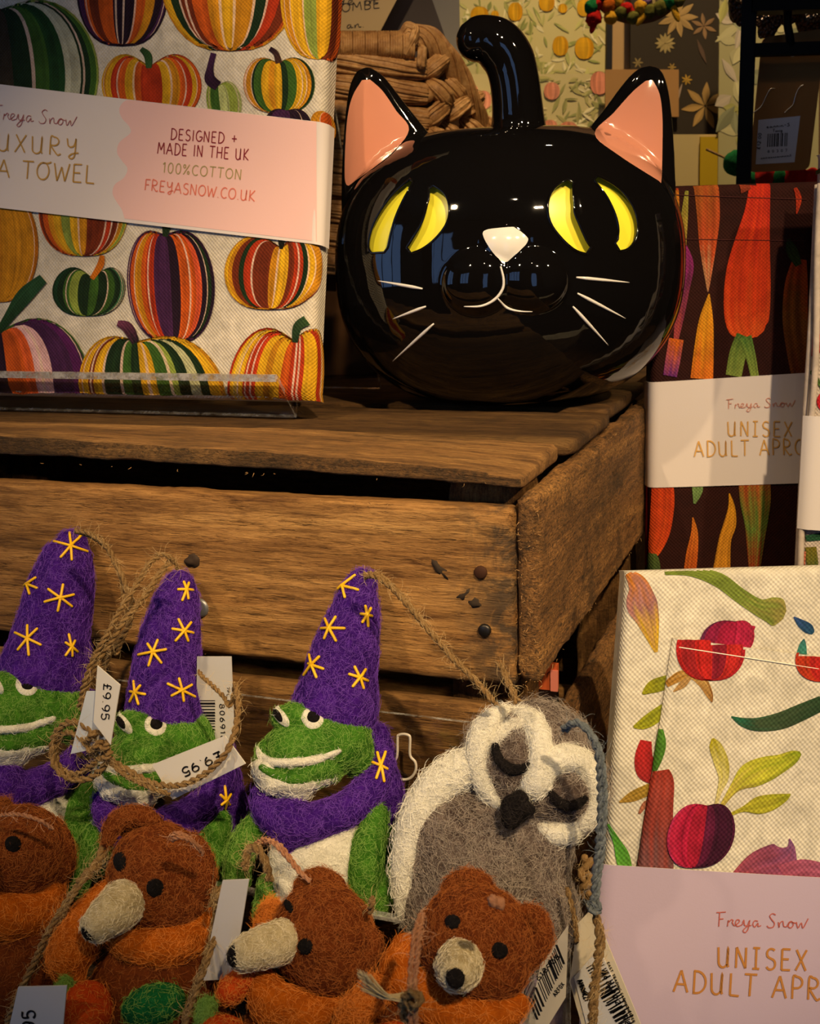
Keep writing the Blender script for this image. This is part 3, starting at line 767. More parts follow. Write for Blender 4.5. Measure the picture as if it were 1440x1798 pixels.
# splinters along the raw edges
g = Geo()
for i in range(170):
    w = random.random()
    if w < .5: p = np.array([random.uniform(-.006, .007), -.002, random.uniform(-.1, .0)])
    elif w < .8:
        y = random.uniform(0, .38); p = np.array([.006, y, random.choice([-.093, .006, -.142])])
    else: p = np.array([random.uniform(XL+.3, 0), -.002, random.choice([.0125, -.001, -.098])])
    d = nrm(rng.normal(size=3)+np.array([.1, -.6, -.4])); L = random.uniform(.001, .0034)
    tube(g, [p, p+d*L*.6, p+nrm(d+rng.normal(size=3)*.4)*L], [.00022, .00016, .00005], 4)
o = obj('splinters', g, flat('splinter', (170, 130, 80), .8), crate); o['kind'] = 'stuff'

# ================================================================== tea towel on its easel
easel = thing('display_easel', tuple(on(2, .0166, 300, 740)), 'clear acrylic easel holding the pumpkin tea towel', 'easel')
ZS = .0200
prof = [(.121, .050), (.1475, ZS), (.168, ZS+.005), (.150, .036)]
g = Geo()
def slab(g, x0, x1, p, q, th, mi=0, me=1):
    d = nrm(np.array([0, q[0]-p[0], q[1]-p[1]])); n = np.array([0, -d[2], d[1]])*th
    a = np.array([x0, *p]); b = np.array([x1, *p]); c = np.array([x1, *q]); e = np.array([x0, *q])
    g.add([a, b, c, e, a+n, b+n, c+n, e+n], [(0, 1, 2, 3), (7, 6, 5, 4)], mi)
    g.add([a, b, c, e, a+n, b+n, c+n, e+n], [(0, 4, 5, 1), (1, 5, 6, 2), (2, 6, 7, 3), (3, 7, 4, 0)], me)
xr = on(1, .147, 521, 742)[0]; xl = -.47
slab(g, xl, xr, (.121, .0495), (.146, ZS), .003); obj('front_ledge', g, [acr, acr_e], easel, smooth=False)
g = Geo(); slab(g, xl, xr, (.147, ZS), (.235, .23), .003); obj('back_rest', g, [acr, acr_e], easel, smooth=False)
g = Geo(); slab(g, xl, xr, (.2335, .228), (.30, ZS), .003); obj('rear_leg', g, [acr, acr_e], easel, smooth=False)
g = Geo(); box(g, (xl, .1195, .0478), (xr-.0005, .1222, .0525), 0)
obj('ledge_lip', g, clear('frosted acrylic edge', edge=1.0), easel, smooth=False)
lean = math.radians(13)
tO = on(1, .131, 545, 703); Ut = np.array([1, 0, 0.]); Vt = np.array([0, math.sin(lean), math.cos(lean)])
TS = Sheet(tO, Ut, Vt); r_e = TS.px(552, 560)[0]; b_e = TS.px(400, 700)[1]
TS = Sheet(tO, Ut, Vt, (r_e-.36, r_e), (b_e, b_e+.36), .006,
           wave=lambda u, v: .0003*np.sin(u*26+v*9)+.0002*np.sin(v*40+u*15))
towel = thing('tea_towel', tuple(TS.map([(r_e-.15, b_e)])[0]), 'folded cotton tea towel printed with colourful pumpkins and wrapped in a pink paper band', 'tea towel')
g = Geo(); TS.cloth(g, back=.010, du=.003, col=srgb((236, 226, 206))); cl = obj('cloth', g, canv, towel, col=True)
g = Geo(); cs = in_sheet(TS, .016, .002)
OR, YE, BR, DG, GR, PU, DP, RD, LG, BE = (214, 92, 24), (232, 176, 30), (120, 46, 18), (24, 48, 22), (62, 102, 34), (72, 34, 76), (38, 18, 36), (190, 56, 20), (150, 168, 70), (170, 146, 100)
GO = (214, 144, 24)
L = 0
def pk(cx, cy, rx, ry, top, pal, seed, **k):
    global L; L += 1; pumpkin_print(g, TS, cx, cy, rx, ry, top, pal, seed, off=.0003+L*.00004, clip=cs, **k)
def st(pts, c0, c1=None, **k):
    global L; L += 1; strip_print(g, TS, pts, c0, c1, off=.0003+L*.00004, clip=cs, **k)
pk(30, 120, 150, 128, (2, 22), [DG, BE, DG, GR, (48, 60, 30), BR, (60, 50, 34), DG, GR, (30, 70, 30), (200, 200, 170), DG, GR, LG], 1, streaks=6)
pk(215, -25, 82, 103, (220, -110), [DP, PU, OR, BR, OR, DP, DP, OR, GO, DP, PU, DP], 2, streaks=5)
pk(405, -70, 128, 155, (400, -190), [GO, YE, DG, BR, OR, GO, YE, GO, DG, RD, BR, OR, GO], 3, streaks=6)
pk(560, -5, 66, 106, (555, -80), [YE, GO, YE, LG, YE, BR, OR, BR], 4, streaks=4)
pk(268, 150, 88, 62, (262, 121), [YE, GO, YE, RD, OR, YE, OR, RD, RD, YE, GO, OR, RD, YE, OR, RD], 5, streaks=6)
st([(248, 86, 4), (260, 98, 7), (262, 120, 5)], (40, 70, 34), (60, 100, 50))
pk(397, 178, 31, 38, (385, 152), [LG, GR, (190, 200, 130), LG, (170, 180, 110)], 6, streaks=2)
st([(376, 94, 5), (370, 120, 6), (370, 140, 10), (384, 152, 9)], PU, DP)
pk(492, 148, 63, 50, (489, 113), [GO, (224, 180, 150), GO, DG, GR, YE, GO, YE, DG, GR, YE, YE, GO, DG, GR], 7, streaks=4)
st([(475, 86, 4), (486, 95, 5), (491, 112, 6)], DP, (80, 50, 40))
pk(507, 222, 42, 32, (505, 196), [DP, PU, DP, DP], 8, streaks=1); pk(578, 214, 30, 20, (575, 196), [GO, OR, GO], 9, streaks=1)
pk(-6, 432, 76, 96, (-10, 350), [GO, (224, 180, 60), GO, (200, 130, 20), GO, GO, (190, 110, 10)], 10, streaks=1)
pk(148, 372, 78, 76, (146, 310), [OR, BR, OR, GO, YE, LG, YE, GO, BR, BR, RD, BR, GO, LG, YE], 11, streaks=5)
pk(155, 509, 64, 45, (166, 492), [DG, (24, 60, 34), DG, GR, LG, DG, GR, DG, GR, DG, (60, 110, 70), DG], 12, streaks=4)
st([(181, 449, 4), (178, 466, 6), (163, 490, 4)], (220, 120, 20))
pk(305, 500, 77, 99, (290, 416), [PU, PU, OR, GO, OR, RD, PU, PU, DP, OR, OR, (226, 90, 50), DP, DG, DP, PU], 13, streaks=6)
st([(294, 392, 9), (291, 416, 4)], (30, 50, 24))
pk(477, 474, 86, 68, (495, 438), [GO, YE, GO, BR, DG, RD, BR, BR, GO, YE, BR, RD, DG, YE, GO, GO, BR], 14, streaks=6)
st([(496, 420, 7), (495, 438, 3)], (20, 20, 12))
pk(285, 560, 60, 40, (300, 600), [LG, LG], 15, streaks=0, ns=3) if False else None
pk(40, 655, 126, 105, (2, 585), [PU, DP, RD, OR, (90, 70, 74), DP, DP, OR, (226, 96, 40), (240, 190, 190), PU, PU, (90, 30, 90), PU, GR], 16, streaks=5)
st([(78, 490, 9), (45, 520, 14), (18, 556, 9), (0, 582, 6)], (42, 84, 50), (30, 60, 30))
pk(276, 690, 128, 104, (243, 603), [YE, GO, YE, BR, YE, DG, DG, GR, DG, YE, GR, LG, DG, (200, 200, 150), DG, YE, YE, GO, YE], 17, streaks=6)
st([(208, 568, 5), (226, 576, 10), (240, 602, 7)], (120, 60, 90), (34, 24, 34))
pk(482, 672, 90, 105, (520, 603), [RD, RD, YE, (240, 200, 90), YE, RD, RD, YE, GO, YE, OR, RD, RD, YE, YE, RD, OR, YE, GO, YE], 18, streaks=8)
st([(540, 563, 9), (524, 575, 8), (520, 602, 5)], (60, 90, 50), (30, 54, 30))
obj('print', g, canv, cl, col=True)
# paper band round the towel, turned a few degrees
bo = TS.map([TS.px(300, 270)], .0030)[0]
bU = nrm(TS.map([TS.px(566, 215)])[0]-TS.map([TS.px(0, 148)])[0]); bV = np.cross(TS.N, bU); bsk = Vt.dot(bU)/Vt.dot(bV)
BS = Sheet(bo, bU, bV, r=.0065, skew=bsk)
ctr = BS.px(0, 148); bb = BS.px(0, 365)
re_ = BS.px(569, 320)[0]
BS = Sheet(bo, bU, bV, (BS.px(-60, 148)[0]-.1, re_), (bb[1]-.02, ctr[1]+.02), .0065, skew=bsk)
g = Geo(); us = np.concatenate([np.linspace(BS.u[0]+.01, re_-.008, 60), np.linspace(re_-.0075, re_+.010, 30)])
tp = np.interp(us, [ctr[0], re_], [ctr[1], BS.px(577, 216)[1]]); bt = np.interp(us, [bb[0], re_], [bb[1], BS.px(571, 431)[1]])
UV = np.array([(u, b+(t-b)*k/10) for k in range(11) for u, t, b in zip(us, tp, bt)])
BSm = Sheet(BS.O, BS.U, BS.V, BS.u, (-1, 1), .0065, skew=bsk)
pts = BSm.map(UV); n_ = len(pts); g.add(pts, grid_faces(11, len(us)), 0, srgb((222, 211, 205)), UV)
in_ = BSm.map(UV, -.0004); g.add(in_, [f[::-1] for f in grid_faces(11, len(us))], 0, srgb((220, 205, 190)), UV)
m_ = len(us)
e1 = [i for i in range(m_)]; e2 = [10*m_+i for i in range(m_)]
allp = np.concatenate([pts, in_])
g.add(allp, [(i, i+1, n_+i+1, n_+i) for i in e1[:-1]]+[(i, n_+i, n_+i+1, i+1) for i in e2[:-1]], 0, srgb((240, 232, 220)))
band = obj('paper_band', g, paper, towel, col=True)
# pink wavy panel printed on the band
g = Geo(); rows = 60; L_ = []
wx = smoothline(np.array([(246, 171), (222, 176), (210, 190), (214, 207), (227, 222), (229, 234), (210, 250), (206, 268), (214, 282), (224, 296), (218, 312), (202, 324), (198, 340), (206, 356), (214, 368), (219, 384)], float), 4)
PX = np.array([[(x+(556-x)*k/30, y+(556-x)*k/30*.118) for k in range(31)] for x, y in wx])
C = np.tile(np.array(srgb((236, 192, 184))), (len(wx)-1, 30, 1))
uv = np.array([BSm.px(*p) for p in PX.reshape(-1, 2)]).reshape(len(wx), 31, 2)
top_l = lambda u: np.interp(u, us, tp); bot_l = lambda u: np.interp(u, us, bt)
uv[..., 1] = np.clip(uv[..., 1], bot_l(uv[..., 0])+.0003, top_l(uv[..., 0])-.0003)
Vv = BSm.map(uv.reshape(-1, 2), .0002); g.add(Vv, [f for f in grid_faces(len(wx), 31)], 0, C.reshape(-1, 3), uv.reshape(-1, 2))
obj('pink_panel', g, paper, band, col=True)
g = Geo()
def tx(s, w, a, b, h, wd, c, **k): text_print(g, s, w, a, b, h, wd, c, **k)
tx(BSm, ['f', 'r', 'e', 'y', 'a', ' ', 's', 'n', 'o', 'w'], (-10, 209), (134, 222), 24, .00055, (170, 96, 90), track=.02)
tx(BSm, list('LUXURY'), (-30, 263), (136, 275), 31, .0011, (190, 146, 70), track=.3)
tx(BSm, ['T', 'E', 'A', ' ', 'T', 'O2', 'W', 'E', 'L'], (-52, 308), (166, 322), 31, .0011, (190, 146, 70), track=.2)
tx(BSm, list('DESIGNED')+[' ', '+'], (300, 245), (417, 254), 19, .0008, (140, 44, 56))
tx(BSm, list('MADE IN THE UK'), (277, 270), (437, 282), 20, .0008, (140, 44, 56))
tx(BSm, list('100%COTTON'), (285, 303), (424, 316), 18, .0007, (166, 150, 96))
tx(BSm, list('FREYASNOW.CO.UK'), (254, 334), (448, 354), 19, .0008, (222, 120, 100), track=.16)
obj('lettering', g, paper, band, col=True)
# ================================================================== the black cat pumpkin lantern
ceramic, nt, b = mat('black glazed ceramic')
b.inputs['Base Color'].default_value = (.0035, .003, .003, 1); b.inputs['Roughness'].default_value = .035
b.inputs['Specular IOR Level'].default_value = .55
bump(nt, b, noi(nt, gcoord(nt), 34, 2, .5), .10, .003)
pinkg = flat('pink glaze', (206, 138, 112), .12, .5, 0, .5); whiteg = flat('white glaze', (226, 222, 214), .15, .5)
yellowg, nt, b = mat('yellow glaze'); b.inputs['Base Color'].default_value = c4((246, 236, 60)); b.inputs['Roughness'].default_value = .3
cf = Frame(893, 500, .845, face='upright')
base_z = ZS+.0005
def cpx(px, py, dy): return cf.at(px, py, dy)
g = Geo()
zb = (base_z-cf.O[2])/cf.k; ztop = -(226-500)*1.0
cz = .5*(zb+ztop)-8; rzt = ztop-cz; rzb = (cz-zb)*1.07
nth, nph = 56, 96; V = []
for i in range(nth+1):
    th = math.pi*i/nth; c_ = math.cos(th); s_ = math.sin(th)
    z = (rzt if c_ > 0 else rzb)*np.sign(c_)*abs(c_)**.86; rr = abs(s_)**.80
    for j in range(nph):
        ph = 2*math.pi*j/nph
        lob = 1-.012*abs(math.cos(ph*4))*rr
        x = 307*rr*math.cos(ph)*lob; y = 262*rr*math.sin(ph)*lob
        zz = max(cz+z, zb+2)
        dip = 26*math.exp(-((x*x+y*y)/90**2)) if c_ > 0 else 0
        V.append(cf.O+cf.r*x*cf.k+cf.f*y*cf.k+cf.u*(zz-dip)*cf.k)
g.add(V, grid_faces(nth+1, nph, True))
def cell(px, py, dy, rx, ry, rz, rot=0): cf.ell(g, px, py, dy, rx, ry, rz, rot, 4)
cell(846, 492, -232, 66, 46, 58, 12); cell(934, 490, -232, 62, 46, 56, -12)      # muzzle
cell(884, 432, -238, 44, 30, 34)
# stem curling to the left
cf.chain(g, [(912, 268, 5, 62), (910, 236, 5, 52), (910, 215, 5, 46), (908, 180, 5, 43), (903, 140, 5, 42), (893, 104, 5, 43), (872, 78, 4, 43), (848, 68, 2, 38), (838, 70, 0, 36)], 28)
def ear(L, R, th, dy):
    """L, R: outline pixel curves from base to tip"""
    n = 20; l = smoothline(np.array(L, float), 6); r = smoothline(np.array(R, float), 6)
    t = np.linspace(0, 1, n); li = np.stack([np.interp(t, np.linspace(0, 1, len(l)), l[:, k]) for k in range(2)], 1); ri = np.stack([np.interp(t, np.linspace(0, 1, len(r)), r[:, k]) for k in range(2)], 1)
    V = []; m = 28
    for i in range(n):
        hw = th*(1-t[i])**.8+9
        for j in range(m):
            a = 2*math.pi*j/m; e = .5+.5*math.cos(a); p = li[i]*(1-e)+ri[i]*e
            y = math.sin(a)*hw
            if y < 0: y = y*.55+ (14*(1-abs(2*e-1)**1.6))*(1-t[i]*.3)      # hollow front
            V.append(cf.at(p[0], p[1], dy+y+t[i]*10))
    F = grid_faces(n, m, True)+[tuple(range(m))[::-1], tuple((n-1)*m+j for j in range(m))]
    g.add(V, F)
ear([(600, 400), (599, 330), (603, 240), (611, 165), (622, 132), (632, 122)], [(800, 300), (752, 232), (712, 182), (676, 136), (655, 121), (642, 117)], 52, -20)
ear([(995, 300), (1030, 232), (1062, 190), (1098, 142), (1122, 120), (1140, 115)], [(1190, 400), (1187, 330), (1183, 240), (1176, 170), (1166, 132), (1154, 117)], 52, -20)
CV, CFc = fuse(g, .00125, 9, .5)
def mk(name, V, F, mi=0):
    return obj(name, Geo().add(V, F, mi), [ceramic], loc=tuple(cat_loc))
cat_loc = np.array([cf.O[0], cf.O[1], base_z])
cat = thing('cat_pumpkin_lantern', cat_loc, 'shiny black ceramic pumpkin lantern shaped as a cat head with yellow eyes', 'ornament')
ctree = bvh(CV, CFc)
# crescent eye openings: centreline with half widths
EYES = [  # (px,py,halfwidth) from top to bottom
    [(723, 317, 3), (700, 345, 9), (682, 375, 13), (670, 405, 16), (664, 432, 16), (664, 444, 10)],
    [(757, 328, 4), (768, 350, 16), (767, 378, 20), (754, 404, 17), (735, 426, 12), (718, 440, 5)],
    [(1002, 318, 5), (988, 344, 20), (986, 376, 22), (1000, 404, 19), (1018, 428, 13), (1034, 440, 6)],
    [(1046, 312, 4), (1076, 338, 12), (1096, 370, 16), (1103, 400, 16), (1097, 424, 13), (1084, 434, 7)],
]
dep = .0068
def crescent_pts(c, grow=0.0):
    q = smoothline(np.array(c, float), 5); T = np.gradient(q[:, :2], axis=0); T /= np.linalg.norm(T, axis=1)[:, None]
    Nn = np.stack([-T[:, 1], T[:, 0]], 1); w = (q[:, 2]+grow)[:, None]
    t = np.linspace(-1, 1, 7)
    return q[:, None, :2]+Nn[:, None]*(w*t[None])[..., None]
cg = Geo(); irises = []
for c in EYES:
    G2 = crescent_pts(c); n, m = G2.shape[:2]; fr = []; bk = []
    for p in G2.reshape(-1, 2):
        h, nr = hit(ctree, *p); d = nrm(cf.f*.97+cf.u*0)
        fr.append(h-d*.012); bk.append(h+d*dep)
    V = np.array(fr+bk); N_ = n*m; F = grid_faces(n, m); B = [tuple(N_+i for i in f[::-1]) for f in F]
    rim = [i for i in range(m)]+[i*m+m-1 for i in range(1, n)]+[(n-1)*m+j for j in range(m-2, -1, -1)]+[i*m for i in range(n-2, 0, -1)]
    S = [(rim[k], N_+rim[k], N_+rim[(k+1) % len(rim)], rim[(k+1) % len(rim)]) for k in range(len(rim))]
    cg.add(V, F+B+S); irises.append((V[N_:], F))
body = obj('body', Geo().add(CV, CFc), [ceramic], cat)
cutter = obj('cutter', cg, [ceramic], cat)
bm = bmesh.new(); bm.from_mesh(cutter.data); bmesh.ops.recalc_face_normals(bm, faces=bm.faces); bm.to_mesh(cutter.data); bm.free()
bmod = body.modifiers.new('b', 'BOOLEAN'); bmod.object = cutter; bmod.operation = 'DIFFERENCE'; bmod.solver = 'EXACT'
bpy.context.view_layer.update(); evaluate(body); bpy.data.objects.remove(cutter)
body.data.polygons.foreach_set('use_smooth', [True]*len(body.data.polygons)); body.data.set_sharp_from_angle(angle=math.radians(38))
print('cat faces', len(body.data.polygons))
for V, F in irises:
    g = Geo().add(V-cf.f*.0003, F); obj('eye', g, yellowg, cat)['label'] = 'yellow crescent of the eye'
# raised glaze rim round each opening
for c in EYES:
    G2 = crescent_pts(c, 1.2); loop = np.concatenate([G2[:, 0], G2[::-1, -1]]); pl = [hit(ctree, *p, .0)[0] for p in loop]; pl.append(pl[0])
    g = Geo(); tube(g, pl, .00085, 8, cap=False); obj('eye_rim', g, ceramic, cat)
def patch(name, poly_l, poly_r, m, tree, parent, off=.0004, nx=12, lab=None, ny=5):
    l = smoothline(np.array(poly_l, float), ny); r = smoothline(np.array(poly_r, float), ny); V = []
    for a, b_ in zip(l, r):
        for k in range(nx+1):
            p = a+(b_-a)*k/nx; h, nr = hit(tree, *p, off); V.append(h)
    for i, v in enumerate(V):
        if v is None: V[i] = V[i-1] if V[i-1] is not None else CAM
    o = obj(name, Geo().add(V, grid_faces(len(l), nx+1)), m, parent)
    if lab: o['label'] = lab
    return o
patch('inner_ear', [(636, 141), (620, 168), (611, 205), (607, 260), (606, 310), (609, 325)], [(650, 140), (672, 160), (696, 195), (718, 228), (686, 272), (613, 326)], pinkg, ctree, cat, lab='pink inner ear')
patch('inner_ear', [(1134, 142), (1110, 162), (1078, 198), (1044, 236), (1084, 272), (1156, 318)], [(1146, 141), (1158, 165), (1163, 205), (1163, 258), (1162, 300), (1160, 322)], pinkg, ctree, cat, lab='pink inner ear')
patch('nose', [(858, 404), (849, 408), (852, 420), (864, 440), (880, 462)], [(902, 400), (922, 414), (926, 424), (908, 444), (883, 464)], whiteg, ctree, cat, .0012, lab='white nose')
def line(name, pts, w, lab=None, m=whiteg):
    q = draped(ctree, [p[:2] for p in pts], .0002, 6); n = len(q); ww = np.interp(np.linspace(0, 1, n), np.linspace(0, 1, len(w)), w)
    g = Geo(); tube(g, q, ww, 8); o = obj(name, g, m, cat)
    if lab: o['label'] = lab
line('mouth_line', [(879, 468), (884, 490), (882, 508), (868, 526), (845, 537), (815, 538)], [.0006, .0008, .0009, .0010, .0008, .0003], 'white curved mouth line')
line('mouth_line', [(874, 524), (890, 540), (910, 546), (935, 547)], [.0005, .0009, .0006, .0002])
for a, b_, w in (((664, 493), (742, 507), 1), ((690, 560), (748, 538), -1), ((690, 634), (762, 568), -1), ((1012, 487), (1105, 496), 2), ((1014, 515), (1098, 559), 1), ((1006, 538), (1068, 606), 1)):
    W2 = [.0002, .0006, .0010, .0011, .0005]; W2 = W2 if w < 2 else W2[::-1]
    if a[0] > 900: W2 = W2[::-1] if w == 1 else W2
    line('whisker', [a, (.5*(a[0]+b_[0]), .5*(a[1]+b_[1])), b_], W2)
# ================================================================== folded aprons at the right
HU = nrm((_Xc[0], _Xc[1], 0)); HF = np.array([-HU[1], HU[0], 0])       # across / away, for things turned to the aisle
def leanv(deg): a = math.radians(deg); return HF*math.sin(a)+np.array([0, 0, 1.])*math.cos(a)
def band_on(S, parent, tl, tr, bl, br, name, col, off=.0016, uedge=None, mirror=False, label=None, lo=None, hi=None):
    """paper band across sheet S between two pixel lines"""
    a, b, c, d = S.px(*tl), S.px(*tr), S.px(*bl), S.px(*br)
    u0 = S.u[0]-.016 if lo is None else lo; u1 = S.u[1]+.016 if hi is None else hi
    us = np.linspace(u0, u1, 110); tp = a[1]+(us-a[0])*(b[1]-a[1])/(b[0]-a[0]); bt = c[1]+(us-c[0])*(d[1]-c[1])/(d[0]-c[0])
    UV = np.array([(u, q+(t-q)*k/10) for k in range(11) for u, t, q in zip(us, tp, bt)]); m_ = len(us)
    sv = S.v; S.v = (-9, 9)
    o1 = S.map(UV, off); o2 = S.map(UV, off-.0004); S.v = sv; n_ = len(o1); g = Geo()
    g.add(o1, grid_faces(11, m_), 0, srgb(col), UV); g.add(o2, [f[::-1] for f in grid_faces(11, m_)], 0, srgb(col), UV)
    g.add(np.concatenate([o1, o2]), [(i, i+1, n_+i+1, n_+i) for i in range(m_-1)]+[(10*m_+i, n_+10*m_+i, n_+10*m_+i+1, 10*m_+i+1) for i in range(m_-1)], 0, srgb((238, 232, 226)))
    o = obj(name, g, paper, parent, col=True)
    if label: o['label'] = label
    return o
def wrinkle(a, b, amp): return lambda u, v: amp*(np.sin(u*a+v*b*.4)+.6*np.sin(v*b+u*30))
# --- dark apron printed with carrots
O1 = P(1143, 800, .882); S1 = Sheet(O1, HU, leanv(3)); e0 = S1.px(1143, 760)[0]; top = S1.px(1300, 322)[1]
botv = (TZ+.001-O1[2])/S1.V[2]
S1 = Sheet(O1, HU, leanv(3), (e0, e0+.165), (botv, top), .005, wave=wrinkle(50, 22, .0003))
a1 = thing('folded_apron', tuple(S1.map([(e0+.08, botv)])[0]), 'dark maroon folded apron printed with orange and yellow carrots, beside the cat', 'apron', 'folded aprons at the right')
g = Geo(); S1.cloth(g, back=.014, du=.003, col=srgb((50, 16, 10))); c1 = obj('cloth', g, canv, a1, col=True)
g = Geo(); cs = in_sheet(S1, .014, .0); L = 0
def s1(pts, c0, c1_=None, c2=None, **k):
    global L; L += 1; strip_print(g, S1, pts, c0, c1_, c2, off=.0003+L*.00003, clip=cs, **k)
s1([(1206, 335, 3), (1202, 380, 6), (1199, 430, 6)], (150, 150, 60), (170, 130, 50))
s1([(1170, 335, 22), (1175, 420, 20), (1185, 470, 12)], (200, 120, 30), (220, 150, 50))
s1([(1240, 322, 22), (1244, 380, 20), (1243, 430, 15), (1243, 480, 7), (1243, 512, 1)], (160, 84, 30), (190, 74, 34), (180, 140, 100))
s1([(1200, 432, 6), (1205, 465, 13), (1198, 510, 12), (1192, 560, 8), (1186, 600, 4)], (150, 40, 120), (110, 40, 80), (170, 70, 70))
s1([(1245, 516, 1), (1240, 560, 12), (1236, 610, 17), (1232, 665, 20)], (214, 150, 30), (230, 150, 26), (226, 120, 30))
s1([(1335, 318, 18), (1330, 370, 22), (1322, 420, 30), (1315, 470, 38), (1312, 520, 41), (1312, 565, 38), (1316, 585, 27), (1318, 594, 12)], (196, 44, 24), (214, 62, 20), (222, 86, 30), na=30)
s1([(1308, 590, 15), (1296, 620, 15), (1288, 660, 14)], (70, 110, 44), (140, 160, 70)); s1([(1308, 592, 12), (1318, 625, 9), (1326, 665, 7)], (80, 120, 50), (140, 160, 70))
s1([(1404, 455, 12), (1398, 500, 20), (1396, 560, 22), (1402, 620, 20), (1406, 660, 16)], (200, 74, 20), (150, 90, 30), (110, 50, 20))
s1([(1396, 330, 3), (1402, 350, 5), (1398, 376, 1)], (170, 50, 24)); s1([(1384, 420, 3), (1390, 440, 10), (1402, 466, 6)], (44, 60, 26), (60, 80, 30))
s1([(1300, 330, 10), (1318, 328, 4)], (150, 60, 34)); s1([(1190, 330, 2), (1160, 560, 2)], (180, 60, 20))
s1([(1187, 595, 13), (1181, 632, 13), (1176, 660, 12)], (226, 110, 30), (120, 50, 130))
s1([(1163, 836, 17), (1164, 880, 20), (1159, 930, 18), (1150, 962, 13), (1146, 976, 7)], (200, 60, 20), (226, 84, 26))
s1([(1146, 972, 7), (1145, 990, 14), (1142, 1020, 18)], (90, 110, 50), (60, 80, 40))
s1([(1224, 844, 9), (1224, 862, 9), (1219, 884, 2)], (110, 140, 80)); s1([(1216, 908, 1), (1219, 935, 6), (1215, 970, 10), (1210, 1010, 11)], (190, 110, 30), (200, 90, 24))
s1([(1280, 866, 1), (1284, 890, 6), (1281, 920, 11), (1272, 950, 11), (1266, 1010, 16)], (230, 160, 30), (226, 150, 40))
s1([(1324, 840, 28), (1326, 880, 27), (1327, 920, 20), (1326, 950, 16), (1324, 1010, 9)], (190, 84, 34), (100, 130, 50), (150, 60, 24), streak=.4, na=22)
s1([(1125, 850, 6), (1124, 930, 8), (1120, 1000, 8)], (170, 30, 20))
pr = obj('print', g, canv, c1, col=True)
g = Geo()
for ya, yb in ((343, 350), (420, 423)):
    tube(g, [S1.map([S1.px(x, ya+(yb-ya)*(x-1200)/200)], .0004)[0] for x in np.linspace(1160, 1415, 60)], .00035, 5)
obj('stitching', g, flat('dark thread', (60, 14, 10), .8), c1)
g = Geo()                                                 # free edge of the fold showing at the left below the band
b1 = band_on(S1, a1, (1147, 671), (1408, 655), (1141, 856), (1408, 848), 'paper_band', (214, 204, 200))
g = Geo(); GO2 = (206, 158, 84)
FS = ['f', 'r', 'e', 'y', 'a', ' ', 's', 'n', 'o', 'w']
text_print(g, S1, FS, (1276, 717), (1395, 713), 16, .0005, (206, 140, 120), off=.0024, track=.02)
text_print(g, S1, ['U', 'N', 'I2', 'S', 'E', 'X'], (1276, 765), (1390, 766), 26, .0010, GO2, off=.0024, track=.3)
text_print(g, S1, list('ADULT APR')+['O2', 'N'], (1218, 801), (1434, 797), 27, .0010, GO2, off=.0024, track=.25)
obj('lettering', g, paper, b1, col=True)
# --- white apron with grapes at the frame edge
O2 = P(1414, 700, .80); S2 = Sheet(O2, HU, leanv(4)); e0 = S2.px(1424, 700)[0]; top = S2.px(1430, 268)[1]; botv = (TZ+.001-O2[2])/S2.V[2]
S2 = Sheet(O2, HU, leanv(4), (e0, e0+.13), (botv, top), .005, skew=.03)
a2 = thing('folded_apron', tuple(S2.map([(e0+.06, botv)])[0]), 'white folded apron with purple grapes at the right edge of the photo', 'apron', 'folded aprons at the right')
g = Geo(); S2.cloth(g, back=.006, du=.003, col=srgb((214, 200, 186))); c2_ = obj('cloth', g, canv, a2, col=True)
for k, (dx, w_) in enumerate(((-.0035, .0022), (.0015, .0022))):       # rolled folds down the left edge
    g = Geo(); q = [S2.map([(S2.u[0]+dx+.001*math.sin(v*30+k), v)], .001+.0025*k)[0] for v in np.linspace(botv+.004, top-.02, 60)]
    tube(g, q, w_, 14); F_ = obj('fold', g, canv, c2_, col=True)
    me = F_.data; ca = me.color_attributes['Col']; ca.data.foreach_set('color', np.tile([*srgb((214, 200, 186)), 1], len(ca.data)))
g = Geo(); cs = in_sheet(S2, .012, .0); L = 0
def s2(pts, c0, c1_=None, c2=None, **k):
    global L; L += 1; strip_print(g, S2, pts, c0, c1_, c2, off=.0004+L*.00003, clip=cs, **k)
s2([(1415, 300, 4), (1460, 296, 5)], (70, 84, 40)); s2([(1418, 365, 10), (1436, 360, 14), (1470, 360, 16)], (60, 80, 36), (200, 150, 40)); s2([(1418, 376, 6), (1440, 378, 8)], (190, 140, 40))
for (x, y, r, c) in ((1438, 470, 17, (86, 70, 130)), (1424, 500, 14, (110, 40, 96)), (1446, 510, 18, (130, 50, 120)), (1428, 545, 14, (96, 76, 140)), (1444, 575, 18, (110, 44, 110)), (1422, 525, 9, (70, 30, 70)), (1426, 608, 17, (180, 24, 30)), (1450, 602, 18, (196, 36, 34)), (1452, 705, 18, (190, 30, 40)), (1412, 560, 7, (150, 40, 50))):
    L += 1; pumpkin_print(g, S2, x, y, r, r, (x, y-r*.8), [c, tuple(min(255, v+24) for v in c), c], int(x), off=.0004+L*.00003, streaks=0, clip=cs, nt=24, ns=10)
s2([(1424, 652, 3), (1436, 668, 3), (1446, 690, 2)], (80, 110, 50)); s2([(1424, 960, 9), (1426, 985, 10), (1428, 1010, 10)], (120, 110, 30), (60, 90, 40)); s2([(1416, 945, 5), (1450, 940, 7)], (40, 90, 60)); s2([(1412, 968, 4), (1408, 1000, 6)], (226, 130, 100))
obj('print', g, canv, c2_, col=True)
band_on(S2, a2, (1410, 729), (1445, 730), (1410, 927), (1445, 930), 'paper_band', (214, 206, 202), off=.006, lo=S2.u[0]-.0005)
